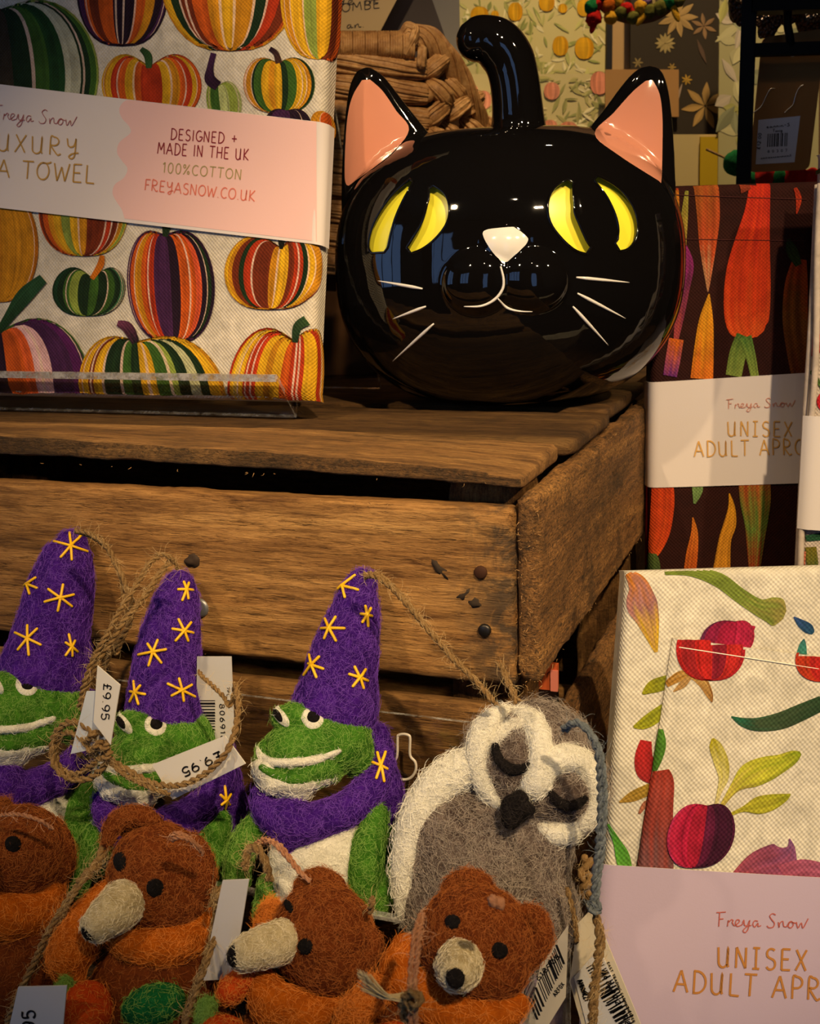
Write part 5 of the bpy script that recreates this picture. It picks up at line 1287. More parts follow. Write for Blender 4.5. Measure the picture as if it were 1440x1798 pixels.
# felt ball garland just above the carrot apron
gf = Frame(1350, 305, 1.10, face='upright'); gar = thing('felt_garland', tuple(gf.at(1350, 335, 0)), 'string of red and green felt balls behind the carrot apron', 'garland')
for i, (x, y, r, c) in enumerate(((1293, 286, 22, dgreen), (1318, 316, 14, dgreen), (1344, 312, 21, ruff), (1368, 314, 18, dgreen), (1396, 312, 22, ruff), (1424, 316, 20, ruff))):
    g = Geo(); gf.ell(g, x, y, 0, r, r*.9, r, sub=3, lump=.15, seed=i); obj('felt_ball', g, c, gar)
g = Geo(); tube(g, [gf.at(x, y, 0) for x, y in ((1240, 262), (1293, 286), (1318, 314), (1368, 314), (1440, 316))], .0012, 6); obj('string', g, jute, gar)
# ================================================================== the acrylic display in front of the crate
YB = -.014
disp = thing('acrylic_display', (-.2, -.1, TZ), 'clear acrylic stepped display tray in front of the crate holding felt animals', 'display stand')
XR = on(1, YB, 1001, 1550)[0]; XD = -.62
zt_r = on(1, YB, 760, 1262)[2]; zt_l = on(1, YB, 400, 1209)[2]
g = Geo(); hx = [on(1, YB, *p) for p in ((697, 1298), (724, 1298), (727, 1325), (733, 1345), (722, 1365), (710, 1369), (697, 1363), (688, 1345), (695, 1325))]
pl = [(XD, YB, TZ+.001), (XR, YB, TZ+.001), (XR, YB, zt_r), (XD, YB, zt_r)]
prism(g, pl, (0, .0025, 0), 0, 1); obj('back_panel', g, [acr, acr_e], disp, smooth=False)
kh = smoothline(np.array([on(1, YB-.0004, *p) for p in ((698, 1296), (700, 1291), (708, 1289), (717, 1291), (720, 1297), (720, 1326), (729, 1338), (730, 1352), (722, 1365), (709, 1369), (696, 1364), (688, 1350), (689, 1338), (697, 1328))]), 6, closed=True)
g = Geo(); tube(g, np.concatenate([kh, kh[:1]]), .0008, 8, cap=False); k_ = obj('keyhole_edge', g, flat('polished acrylic edge', (216, 206, 190), .2, .6), disp)
YL = -.088; zl = on(1, YL, 560, 1580)[2]; ZF = zl-.030        # lip of the upper tier and its floor
g = Geo(); box(g, (XD, YL-.0025, ZF-.001), (XR-.003, YL, zl-.0012)); obj('lip', g, acr, disp, smooth=False)
g = Geo(); box(g, (XD, YL-.0045, zl-.0018), (XR-.003, YL, zl)); obj('lip_edge', g, clear('bright acrylic edge', edge=1.0), disp, smooth=False)
g = Geo(); box(g, (XD, YL, ZF-.004), (XR-.003, YB, ZF-.001)); obj('tier_floor', g, acr, disp, smooth=False)
YL2 = -.172; ZF2 = TZ+.012
g = Geo(); box(g, (XD, YL2, ZF2-.003), (XR-.003, YL-.0025, ZF2)); obj('tier_floor', g, acr, disp, smooth=False)
g = Geo(); box(g, (XD, YL2-.0025, ZF2-.003), (XR-.003, YL2, ZF2+.02)); obj('lip', g, acr, disp, smooth=False)
g = Geo(); box(g, (XD, YL-.0025, ZF2-.003), (XR-.003, YL-.0005, ZF-.004)); obj('riser_panel', g, acr, disp, smooth=False)
def onX(px, py): return on(0, XR, px, py)
side = [onX(1001, 1470), onX(1000, 1620), None, None]
pz = lambda y, z: (XR, y, z)
zt = onX(1001, 1490)[2]
sp = [pz(YB+.0025, TZ+.001), pz(YB+.0025, zt), pz(YB-.010, zt), tuple(onX(975, 1560)), tuple(onX(947, 1610)), tuple(onX(925, 1720)), tuple(onX(908, 1798)), pz(YL2-.004, ZF2+.03), pz(YL2-.004, TZ+.001)]
g = Geo(); prism(g, sp, (-.003, 0, 0), 0, 1); obj('side_panel', g, [acr, acr_e], disp, smooth=False)

# ================================================================== needle-felted animals
def fpart(name, build, m, mf, parent, fr, vox=.0012, n=1400, ln=.006, sm=6, lump=.0004, lab=None, lift=.4, curl=1.0, ls=120):
    g = Geo(); build(g); V, F = fuse(g, vox, sm, .5, lump, ls); g2 = Geo().add(V, F)
    if n: fuzz(g2, V, F, n, ln, 1, .00008, lift, curl)
    o = obj(name, g2, [m, mf], parent)
    if lab: o['label'] = lab
    return o, bvh(V, F)
def blobs(fr, L):
    def b(g):
        for e in L:
            if e[0] == 'c': fr.chain(g, e[1])
            else: fr.ell(g, *e[:6], rot=e[6] if len(e) > 6 else 0)
    return b
def on_surface(name, tree, px, py, rx, rz, m, mf, parent, rot=0, th=.0012, off=-.0002, n=120, ln=.002, lab=None):
    h, nr = hit(tree, px, py)
    if h is None: return None
    k = depth_of(h)/FPX; a = math.radians(rot)
    r = _Xc*math.cos(a)+(RM@np.array([0, 1., 0]))*math.sin(a); u = -_Xc*math.sin(a)+(RM@np.array([0, 1., 0]))*math.cos(a)
    # lay the patch on the surface: points of a disc projected along the view, given thickness
    g = Geo(); V = []; n1, n2 = 10, 26
    ctr = []
    cosa, sina = math.cos(a), math.sin(a); ok = True
    for i in range(n1+1):
        for j in range(n2):
            q = i/n1; t = 2*math.pi*j/n2; wob = 1+.05*mnoise.noise(Vector((math.cos(t)*1.5+px, math.sin(t)*1.5, py)))
            x = math.cos(t)*q*rx*wob; y = math.sin(t)*q*rz*wob
            hh, nn = hit(tree, px+x*cosa+y*sina, py+x*sina-y*cosa)
            if hh is None: hh, nn = h, nr
            V.append(hh+nn*(th*math.sqrt(max(0, 1-q*q))+off))
    F = grid_faces(n1+1, n2, True); g.add(V, F)
    if n: fuzz(g, np.array(V), F, n, ln, 1, .00006, .3)
    o = obj(name, g, [m, mf], parent)
    if lab: o['label'] = lab
    return o
def strand(name, tree, pts, rad, m, mf, parent, off=.0, n=200, ln=.003, flat_=None, lab=None):
    """felt cord laid on a surface; pts px,py; rad px list"""
    q = draped(tree, pts, off-.0009, 6)
    if len(q) < 3: return None
    k = depth_of(q[0])/FPX; rr = np.interp(np.linspace(0, 1, len(q)), np.linspace(0, 1, len(rad)), rad)*k
    g = Geo(); rtube(g, q, rr, 12); V = np.concatenate(g.V); V = V+np.array([[mnoise.noise(Vector(v*200+s*9)) for s in range(3)] for v in V])*.0004
    g2 = Geo().add(V, g.F)
    if n: fuzz(g2, V, g.F, n, ln, 1, .00006, .35)
    o = obj(name, g2, [m, mf], parent)
    if lab: o['label'] = lab
    return o
starm = thread
FR = {}
def frog(dx, dy, hat, stars, label, extra_star, y0=-.056, hatd=0):
    cx, cy = 575+dx, 1310+dy
    d = depth_of(on(1, y0, cx, cy)); fr = Frame(cx, cy, d)
    k = fr.k; sf = 1.0
    X = lambda x: x+dx; Y = lambda y: y+dy
    base = fr.at(X(560), Y(1600), 0); t = thing('felt_frog', (base[0], base[1], ZF), label, 'felt frog', 'felt frogs in wizard hats')
    B = lambda L: blobs(fr, [tuple([X(e[0]), Y(e[1])]+list(e[2:])) if e[0] != 'c' else ('c', [(X(a), Y(b_), c, r) for a, b_, c, r in e[1]]) for e in L])
    # body
    o, _ = fpart('body', B([(560, 1505, 18, 88, 66, 88), (550, 1560, 18, 86, 62, 70)]), white, white_f, t, fr, n=900, ln=.005)
    bo = o
    # head
    o, tr = fpart('head', B([(568, 1300, 0, 86, 66, 62, -6), (520, 1322, -12, 62, 60, 52), (534, 1352, -14, 74, 52, 34, 6), (612, 1290, 10, 42, 50, 58), (626, 1320, 14, 34, 44, 44), (520, 1262, -14, 44, 40, 28), (470, 1330, -14, 22, 34, 34)]), green, green_f, t, fr, vox=.0011, n=2600, ln=.0045, lift=.22)
    head = o
    # mouth and chin
    _, trm = fpart('chin', B([(510, 1374, -22, 58, 48, 24, 3), (468, 1352, -24, 26, 36, 26), (516, 1390, -20, 34, 34, 18), (560, 1368, -18, 34, 34, 14, 10)]), white, white_f, head, fr, n=700, ln=.004, lab='white chin')
    strand('lower_lip', trm, [(X(458), Y(1346)), (X(490), Y(1362)), (X(530), Y(1366)), (X(570), Y(1356))], [6, 9, 10, 4], green, green_f, head, 0, lab='dark green lower lip')
    strand('mouth_line', tr, [(X(455), Y(1302)), (X(453), Y(1318)), (X(466), Y(1334)), (X(500), Y(1340)), (X(545), Y(1336)), (X(580), Y(1326)), (X(596), Y(1319))], [5, 8, 9, 9, 8.5, 7.5, 5.5], white, white_f, head, lab='white mouth line')
    # eyes
    for (ex, ey, rx, rz, ro, px_, py_, prx, prz) in ((549, 1261, 21, 19, 30, 550, 1260, 13.5, 12.5), (493, 1258, 10, 23, -38, 490, 1257, 6.5, 14)):
        on_surface('eye_white', tr, X(ex), Y(ey), rx, rz, white, white_f, head, ro, .0014, n=260, lab='white eye ring')
        on_surface('pupil', tr, X(px_), Y(py_), prx, prz, black, black_f, head, ro, .0022, lab='black pupil', n=60)
    # hat
    hp = [(a, b_, c, r+(4 if r < 60 else 1)) for a, b_, c, r in hat]
    def hb(g): fr.chain(g, hp, 28, 8)
    hat_o, ht = fpart('hat', hb, purple, purple_f, t, fr, vox=.0012, n=3600, ln=.0055, lump=.0007, ls=90, lift=.22)
    for (sx, sy, s, ro, sq) in stars:
        g = Geo(); star(g, ht, sx, sy, s, ro, squash=sq)
        if g.n: obj('star', g, starm, hat_o)
    # cape
    cape = [('c', [(455, 1392, -14, 16), (470, 1425, -26, 26), (520, 1450, -34, 34), (590, 1430, -26, 30), (645, 1390, -4, 30), (668, 1340, 14, 26), (664, 1290, 30, 22)]),
            ('c', [(512, 1440, -32, 40), (508, 1474, -30, 26), (507, 1494, -28, 9)]), ('c', [(560, 1440, -22, 32), (610, 1420, -12, 28), (655, 1380, 6, 26)]),
            ('c', [(640, 1300, 40, 40), (668, 1370, 40, 36), (688, 1420, 44, 28), (696, 1450, 46, 16)]), ('c', [(462, 1400, 10, 22), (470, 1440, 10, 20)])]
    co, ct = fpart('cape', B(cape), purple, purple_f, t, fr, vox=.0012, n=2600, ln=.0055, lump=.0006, ls=80, lift=.22)
    for (sx, sy, s, ro, sq) in extra_star:
        g = Geo(); star(g, ct, sx, sy, s, ro, squash=sq)
        if g.n: obj('star', g, starm, co)
    # arms and legs
    for L in ([('c', [(466, 1432, 6, 22), (440, 1464, 2, 25), (420, 1504, 0, 25), (412, 1540, -2, 20)])], [('c', [(664, 1430, -8, 20), (648, 1480, -24, 29), (641, 1530, -28, 30), (638, 1566, -26, 24)])]):
        fpart('arm', B(L), green, green_f, t, fr, n=900, ln=.0045, lift=.22)
    for L in ([('c', [(690, 1470, 10, 20), (690, 1520, 0, 28), (676, 1562, -16, 27), (666, 1586, -22, 20)])], [('c', [(480, 1560, 8, 28), (470, 1600, -10, 26)])]):
        fpart('leg', B(L), green, green_f, t, fr, n=700, ln=.0045, lift=.22)
    return t, fr, ht
f3 = frog(0, 0, [(586, 1252, 20, 76), (594, 1222, 16, 72), (600, 1180, 12, 63), (610, 1130, 10, 54), (622, 1080, 8, 42), (629, 1042, 8, 32), (634, 1026, 8, 26)],
     [(603, 1030, 21, 20, 1), (580, 1104, 20, 0, 1), (550, 1168, 20, 20, .9), (643, 1080, 17, 10, .55), (630, 1190, 20, 10, .75)],
     'felt frog with closed white smile in the rightmost purple star hat, beside the owl', [(668, 1345, 22, 10, .5)])
f2 = frog(-276, 12, [(291, 1264, 20, 70), (290, 1236, 16, 66), (291, 1190, 12, 58), (298, 1130, 10, 52), (306, 1080, 8, 43), (312, 1044, 8, 34), (314, 1030, 8, 26)],
     [(322, 1108, 18, 12, .9), (270, 1145, 20, 50, 1), (240, 1216, 17, 10, .8), (318, 1212, 21, 25, 1), (262, 1052, 16, 40, .7), (326, 1036, 16, 0, .6)],
     'felt frog in the middle purple star hat with price labels across its chest', [(395, 1404, 18, 30, .5)])
f1 = frog(-502, -58, [(74, 1196, 20, 80), (82, 1160, 16, 76), (94, 1100, 12, 64), (106, 1040, 10, 56), (117, 990, 8, 45), (124, 966, 8, 36), (126, 958, 8, 26)],
     [(124, 960, 24, 20, 1), (50, 1026, 18, 20, .8), (106, 1050, 23, 40, 1), (50, 1122, 22, 20, 1), (124, 1136, 18, 80, .5)],
     'felt frog cropped by the left edge of the photo, in the leftmost purple star hat', [])

# ---- owl
oy = -.052; of = Frame(880, 1420, depth_of(on(1, oy, 880, 1420)))
b0 = of.at(850, 1640, 0); owl = thing('felt_owl', (b0[0], b0[1], ZF), 'fluffy grey and white felt owl with tilted heart face, right of the frogs', 'felt owl')
o, bt = fpart('body', blobs(of, [(850, 1520, 10, 146, 92, 140), (800, 1470, 10, 96, 84, 110, 25), (900, 1600, 10, 112, 84, 110), (935, 1470, 10, 70, 70, 80), (790, 1590, 10, 86, 76, 90)]), grey, grey_f, owl, of, vox=.0015, n=6500, ln=.008, lift=.4, curl=1.4)
o2, wt_ = fpart('wing_band', blobs(of, [('c', [(712, 1600, -4, 18), (712, 1530, -16, 26), (722, 1470, -26, 30), (746, 1412, -34, 34), (786, 1366, -38, 36), (830, 1342, -42, 34), (862, 1330, -40, 28)])]), white, white_f, owl, of, vox=.0012, n=1500, ln=.006, lab='white wing band')
# head
o3, hd = fpart('head', blobs(of, [(940, 1345, -24, 118, 76, 96, -28), (960, 1300, -10, 88, 70, 66, -30), (1000, 1380, -20, 66, 64, 74), (880, 1330, -22, 66, 62, 82, 10)]), grey, grey_f, owl, of, vox=.0013, n=3600, ln=.008, lift=.45, curl=1.3)
on_surface('eye_disc', hd, 900, 1340, 34, 46, greyd, grey_f, o3, 15, .002, n=500, ln=.005, lab='dark grey-brown eye disc'); on_surface('eye_disc', hd, 995, 1402, 42, 34, greyd, grey_f, o3, 20, .002, n=500, ln=.005)
def orope(name, pts, lab=None, off=.001):
    rr = [p[2] for p in pts]; q = []
    for p in smoothline(np.array(pts, float), 6):
        h, nr = hit(hd, p[0], p[1], -.0015)
        if h is None:
            h = of.at(p[0], p[1], -40)
        q.append((h, p[2]))
    g = Geo(); rtube(g, smoothline(np.array([a for a, _ in q])[::3], 3), np.interp(np.linspace(0, 1, len(smoothline(np.array([a for a, _ in q])[::3], 3))), np.linspace(0, 1, len(q)), [b_*of.k for _, b_ in q]), 16)
    V, F = fuse(g, .0010, 6, .5, .0005, 110); g2 = Geo().add(V, F); fuzz(g2, V, F, 1000, .005, 1, .00007, .3)
    o = obj(name, g2, [white, white_f], o3)
    if lab: o['label'] = lab
    return bvh(V, F)
t1 = orope('face_ring', [(902, 1246, 13), (872, 1256, 22), (846, 1288, 25), (836, 1326, 23), (840, 1360, 20), (856, 1390, 19), (874, 1412, 17), (886, 1428, 9)], 'white felt ring round the left eye')
t2 = orope('face_ring', [(912, 1248, 14), (934, 1262, 20), (948, 1300, 22), (950, 1340, 24), (940, 1376, 25), (920, 1396, 16)], 'white felt ridge between the eyes')
t4 = orope('face_ring', [(918, 1268, 10), (890, 1276, 12), (868, 1300, 12)], off=.002)
t3 = orope('face_ring', [(944, 1384, 20), (958, 1352, 24), (984, 1332, 25), (1012, 1332, 25), (1036, 1354, 22), (1048, 1388, 18), (1042, 1426, 20), (1014, 1454, 22), (978, 1464, 21), (946, 1452, 18), (922, 1442, 10)], 'white felt ring round the right eye')
for pts in ([(872, 1312), (880, 1336), (898, 1350), (914, 1350), (932, 1342)], [(968, 1392), (984, 1408), (1006, 1412), (1026, 1400)]):
    strand('closed_eye', hd, pts, [7, 10, 10, 9, 5], black, black_f, o3, .0024, n=150, lab='black closed eyelash')
fpart('beak', blobs(of, [(904, 1420, -100, 26, 18, 26), (896, 1440, -102, 16, 14, 16), (912, 1404, -100, 16, 14, 16), (926, 1424, -98, 16, 12, 12, 20)]), black, black_f, o3, of, n=300, ln=.004, lab='black felt beak')
# ---- bears
brown_shade = felt('shaded brown felt', (50, 18, 6), (70, 28, 8), (96, 44, 16))  # for the ear hollows: their shadow is put into the felt colour
def bear(label, fx, fy, y0, head, ears, eyes, muz, scarfs, body, extra=()):
    fr = Frame(fx, fy, depth_of(on(1, y0, fx, fy)))
    p = fr.at(fx, fy, 0); t = thing('felt_bear', (p[0], p[1], ZF2), label, 'felt bear', 'brown felt bears in orange scarves')
    fpart('body', blobs(fr, body), brown, brown_f, t, fr, vox=.0013, n=1200, ln=.005)
    ho, hd = fpart('head', blobs(fr, head), brown, brown_f, t, fr, vox=.0011, n=3400, ln=.0045, lift=.25)
    for e in ears:
        eo, _ = fpart('ear', blobs(fr, e[:1]), brown, brown_f, ho, fr, vox=.0010, n=800, ln=.004)
        if len(e) > 1: fpart('inner_ear', blobs(fr, e[1:]), brown_shade, brown_f, ho, fr, vox=.0010, n=200, ln=.003, lab='hollow of the ear with shade in its colour')
    for (x, y, rx, rz, ro) in eyes: on_surface('eye', hd, x, y, rx, rz, black, black_f, ho, ro, .0022, n=60, lab='black felt eye')
    mo, mt = fpart('muzzle', blobs(fr, [('c', muz[0])]), cream, cream_f, ho, fr, vox=.0009, n=900, ln=.003, lift=.2, lab='cream wound wool muzzle')
    fpart('nose', blobs(fr, [muz[1]]), black, black_f, ho, fr, vox=.0009, n=80, ln=.002, lab='black nose')
    for s_ in scarfs: fpart('scarf', blobs(fr, s_), orange, orange_f, t, fr, vox=.0012, n=900, ln=.006, lift=.2, lab='orange felt scarf')
    for nm, L, m, mf, lab in extra: fpart(nm, blobs(fr, L), m, mf, t, fr, vox=.0012, n=400, ln=.004, lab=lab)
    return t, fr
YBr = -.128
b4 = bear('brown felt bear at the right facing the camera, frayed twine on its scarf', 835, 1650, YBr,
  [(835, 1652, 0, 104, 88, 98, -20), (855, 1700, -6, 74, 70, 62)],
  [[('c', [(788, 1586, 0, 15), (794, 1560, -2, 19), (812, 1546, -4, 20), (838, 1548, -4, 20), (856, 1566, -2, 17), (862, 1586, 0, 12)]), (824, 1570, 2, 24, 9, 20)], [('c', [(896, 1626, -6, 14), (914, 1608, -10, 18), (938, 1610, -12, 20), (952, 1636, -12, 20), (944, 1668, -8, 20), (926, 1694, -2, 14)]), (922, 1650, -2, 26, 9, 36)]],
  [(795, 1619, 14, 14, 0), (877, 1669, 15, 16, 0)],
  ([(808, 1690, -70, 42), (804, 1702, -96, 38), (802, 1708, -118, 32)], (800, 1718, -146, 17, 10, 18)),
  [[('c', [(712, 1668, 14, 30), (700, 1712, 0, 36), (745, 1752, -20, 36), (800, 1785, -36, 34), (870, 1788, -30, 32), (905, 1764, -6, 24)])], [('c', [(660, 1735, -30, 26), (630, 1770, -34, 30), (610, 1800, -34, 26)])]],
  [(800, 1850, 30, 110, 80, 100), (700, 1830, 20, 60, 60, 80)],
  [('pumpkin', [(690, 1850, -60, 60, 50, 50)], redor, orange_f, 'orange felt pumpkin')])
b3_ = bear('brown felt bear in profile with a cream snout pointing left, third from the left', 565, 1645, YBr,
  [(566, 1642, 0, 92, 84, 90), (580, 1690, 0, 76, 72, 60)],
  [[('c', [(524, 1574, -4, 12), (534, 1552, -6, 17), (558, 1542, -8, 19), (586, 1550, -6, 18), (600, 1572, -2, 14), (606, 1590, 0, 9)]), (566, 1564, 2, 28, 9, 16)], [('c', [(636, 1628, -34, 14), (652, 1652, -40, 19), (650, 1684, -42, 20), (632, 1710, -40, 19), (610, 1722, -36, 13)]), (630, 1674, -36, 18, 10, 34)]],
  [(536, 1662, 14, 15, 0), (508, 1592, 7, 13, -25)],
  ([(500, 1650, -44, 38), (474, 1660, -60, 37), (448, 1668, -72, 34), (432, 1674, -78, 31)], (413, 1678, -90, 14, 15, 20)),
  [[('c', [(456, 1716, -20, 24), (480, 1760, -30, 40), (540, 1790, -40, 40), (600, 1790, -30, 34)])], [('c', [(478, 1600, 10, 22), (466, 1624, 10, 20)])]],
  [(520, 1840, 30, 110, 80, 90), (600, 1790, 24, 60, 60, 80)],
  [('paw', [('c', [(428, 1716, -30, 22), (404, 1740, -34, 24)])], ruff if False else redor, orange_f, 'rust orange paw'), ('leaf', [('c', [(364, 1764, -40, 16), (360, 1784, -40, 16)])], lgreen, green_f, 'light green leaf'), ('pumpkin', [(390, 1820, -40, 44, 40, 36)], redor, orange_f, 'orange felt pumpkin')])
b2_ = bear('brown felt bear with a long cream snout pointing down left, second from the left', 275, 1545, YBr,
  [(278, 1540, 0, 88, 84, 96, 10), (300, 1580, 0, 74, 72, 64)],
  [[('c', [(190, 1478, -14, 12), (200, 1450, -18, 18), (226, 1434, -20, 20), (256, 1436, -18, 19), (280, 1454, -10, 14), (290, 1470, 0, 9)]), (238, 1458, 0, 34, 9, 16)], [('c', [(316, 1474, -34, 14), (336, 1484, -42, 22), (350, 1514, -46, 26), (352, 1552, -44, 26), (340, 1584, -36, 18)]), (332, 1534, -38, 16, 14, 42)]],
  [(211, 1513, 11, 18, 0), (272, 1559, 16, 17, 0)],
  ([(222, 1580, -50, 38), (204, 1598, -76, 38), (184, 1614, -96, 34), (172, 1624, -104, 29)], (162, 1632, -116, 18, 12, 19)),
  [[('c', [(352, 1580, 0, 24), (346, 1630, -16, 34), (290, 1662, -34, 36), (230, 1660, -34, 26), (200, 1640, -26, 18)])], [('c', [(190, 1570, 6, 26), (150, 1620, 0, 34), (124, 1680, -6, 42), (126, 1715, -8, 24)])]],
  [(270, 1740, 20, 110, 76, 100), (300, 1820, 20, 110, 80, 80)],
  [('pumpkin', [(150, 1775, -40, 46, 44, 48)], redor, orange_f, 'orange felt pumpkin'), ('leaf', [(270, 1764, -54, 54, 40, 34, 12)], dgreen, green_f, 'deep green felt leaf'), ('stalk', [('c', [(116, 1728, -40, 14), (110, 1745, -40, 14)])], lgreen, green_f, None)])
b1_ = bear('brown felt bear cropped by the left edge of the photo, first from the left', 40, 1500, YBr,
  [(38, 1496, 0, 80, 80, 82)],
  [[('c', [(96, 1450, -4, 16), (104, 1480, -10, 26), (106, 1520, -10, 26), (98, 1550, -6, 14)])], [('c', [(-10, 1426, 6, 16), (6, 1416, 6, 16)])]],
  [(23, 1482, 15, 15, 0)],
  ([(-40, 1520, -60, 36), (-60, 1530, -80, 32)], (-80, 1536, -96, 18, 12, 18)),
  [[('c', [(96, 1556, 0, 22), (70, 1600, -20, 36), (10, 1612, -36, 42), (-50, 1600, -30, 40)])]],
  [(30, 1710, 10, 110, 76, 110)])
# ================================================================== twine, cords and swing tags
def at_y(px, py, y): return on(1, y, px, py)
def cord(name, pts, r, mats, label=None, parent=None, nf=240, cat_='twine', group=None, **k):
    """pts: (px, py, y)"""
    q = [at_y(a, b_, c) for a, b_, c in pts]
    if parent is None:
        g0 = min(q, key=lambda p: p[2]); t = thing(name, tuple(g0), label, cat_, group); return twine('strand', q, r, mats, t, nf, **k), t
    return twine(name, q, r, mats, parent, nf, **k), parent
JT = (jute, jute_f); PT = (peach, peach_f); BT = (bluecord, bluecord_f)
ft3, ft2, ft1 = f3[0], f2[0], f1[0]
cord('hanging_loop', [(640, 1012, -.052), (660, 1012, -.056), (692, 1036, -.056), (736, 1086, -.055), (790, 1150, -.056), (836, 1196, -.058), (866, 1232, -.062)], .0016, JT, parent=ft3, nf=520, fl=.006)
cord('hanging_loop', [(640, 1008, -.050), (664, 1008, -.051), (700, 1038, -.050), (744, 1096, -.050), (800, 1160, -.052), (842, 1204, -.056), (870, 1236, -.060)], .0013, JT, parent=ft3, nf=300)
cord('loop_end', [(880, 1168, -.054), (890, 1192, -.056), (902, 1218, -.060), (908, 1232, -.064)], .0019, JT, parent=owl, nf=160, ply=2)
cord('hanging_loop', [(134, 932, -.056), (156, 936, -.060), (184, 956, -.062), (204, 990, -.063), (220, 1026, -.066), (232, 1060, -.072), (226, 1100, -.078), (196, 1140, -.082), (180, 1180, -.082)], .0016, JT, parent=ft1, nf=420)
cord('hanging_loop', [(136, 934, -.053), (160, 942, -.057), (190, 966, -.058), (208, 1002, -.060), (216, 1040, -.066), (222, 1100, -.074), (204, 1150, -.076)], .0012, JT, parent=ft1, nf=240)
lp, lpt = cord('twine_bundle', [(300, 985, -.060), (282, 1004, -.066), (258, 1040, -.078), (226, 1080, -.088), (196, 1124, -.094), (166, 1172, -.098), (150, 1220, -.100), (148, 1262, -.102), (158, 1298, -.104), (186, 1326, -.106)], .0017, JT, 'tangled jute twine loops hanging between the left and middle frogs', nf=600)
for i, pts in enumerate(([(278, 976, -.062), (262, 990, -.070), (240, 1026, -.080), (214, 1066, -.090), (190, 1110, -.096), (164, 1156, -.100), (148, 1200, -.102), (140, 1240, -.100)],
    [(276, 972, -.062), (292, 974, -.062), (304, 984, -.060), (312, 998, -.058)],
    [(168, 1290, -.106), (140, 1268, -.104), (110, 1274, -.102), (92, 1304, -.102), (94, 1340, -.104), (118, 1364, -.106), (150, 1368, -.108), (176, 1352, -.108), (190, 1330, -.108)],
    [(160, 1320, -.108), (134, 1290, -.104), (106, 1290, -.100), (98, 1320, -.100), (106, 1348, -.102), (136, 1358, -.104), (166, 1340, -.106)],
    [(186, 1326, -.106), (222, 1350, -.106), (262, 1372, -.108), (300, 1380, -.110), (340, 1370, -.110), (376, 1346, -.110), (400, 1316, -.108), (414, 1280, -.102), (418, 1240, -.094), (414, 1200, -.088)],
    [(190, 1334, -.108), (222, 1362, -.108), (264, 1382, -.110), (296, 1394, -.112)],
    [(414, 1200, -.084), (404, 1240, -.088), (392, 1222, -.082), (374, 1204, -.078), (356, 1188, -.074), (350, 1178, -.070)],
    [(150, 1262, -.096), (128, 1300, -.098), (150, 1330, -.100), (176, 1310, -.104), (158, 1286, -.106)])):
    cord('strand', pts, (.0015, .0014, .0019, .0016, .0017, .0014, .0013, .0015)[i], JT, parent=lpt, nf=(380, 100, 420, 300, 520, 200, 200, 200)[i])
for i, (x, y, rx) in enumerate(((172, 1300, 1), (178, 1318, .8))):          # the knot in the middle of the tangle
    q = [at_y(x+18*rx*math.cos(a)*(1+.2*math.sin(3*a)), y+14*math.sin(a*1.0), -.108-.004*math.sin(2*a)) for a in np.linspace(0, 5.6, 14)]; twine('knot', q, .0018, JT, lpt, 160)
# bear cords
cord('cord', [(352, 1490, -.150), (330, 1470, -.156), (310, 1462, -.158), (300, 1468, -.158)], .0011, PT, parent=b2_[0], nf=60)
cord('cord', [(356, 1498, -.148), (336, 1478, -.156), (314, 1470, -.160), (302, 1476, -.158)], .0011, PT, parent=b2_[0], nf=60)
cord('cord', [(-10, 1432, -.150), (20, 1430, -.152), (44, 1432, -.152), (70, 1442, -.150), (92, 1456, -.146)], .0011, PT, parent=b1_[0], nf=80)
cord('cord', [(450, 1484, -.110), (476, 1478, -.118), (500, 1500, -.122), (524, 1530, -.124), (544, 1546, -.126)], .0013, PT, parent=b3_[0], nf=100)
cord('cord', [(438, 1490, -.110), (462, 1474, -.114), (492, 1484, -.120), (514, 1514, -.122), (534, 1540, -.124)], .0012, PT, parent=b3_[0], nf=100)
cord('tassel', [(436, 1492, -.112), (450, 1488, -.120), (464, 1506, -.122), (470, 1530, -.120), (474, 1544, -.118)], .0022, JT, parent=b3_[0], nf=260)
cord('tassel', [(434, 1494, -.114), (432, 1510, -.118), (430, 1524, -.118)], .0020, JT, parent=b3_[0], nf=200)
t_, _ = cord('hanging_loop', [(186, 1470, -.130), (178, 1492, -.136), (168, 1520, -.142), (140, 1550, -.150), (112, 1590, -.158), (86, 1636, -.166), (60, 1690, -.172), (34, 1744, -.176), (10, 1800, -.178)], .0016, JT, parent=b2_[0], nf=420)
cord('hanging_loop', [(168, 1522, -.144), (140, 1556, -.152), (110, 1606, -.160), (80, 1662, -.166), (46, 1724, -.172), (30, 1770, -.174)], .0013, JT, parent=b2_[0], nf=240)
cord('tassel', [(190, 1468, -.128), (182, 1486, -.134), (172, 1514, -.140), (160, 1530, -.146), (140, 1548, -.150)], .0026, JT, parent=b2_[0], nf=420)
cord('hanging_loop', [(372, 1590, -.150), (376, 1570, -.148), (382, 1560, -.146)], .0013, JT, parent=b2_[0], nf=60)
t_, _ = cord('hanging_loop', [(392, 1556, -.130), (386, 1600, -.142), (372, 1660, -.152), (352, 1720, -.162), (330, 1780, -.170), (318, 1820, -.174)], .0016, JT, parent=b3_[0], nf=420)
cord('hanging_loop', [(386, 1560, -.130), (378, 1604, -.140), (366, 1662, -.150), (344, 1724, -.160), (322, 1786, -.166)], .0013, JT, parent=b3_[0], nf=300)
cord('hanging_loop', [(738, 1606, -.180), (728, 1640, -.196), (722, 1690, -.206), (720, 1740, -.212), (722, 1810, -.216)], .0012, PT, parent=b4[0], nf=140)
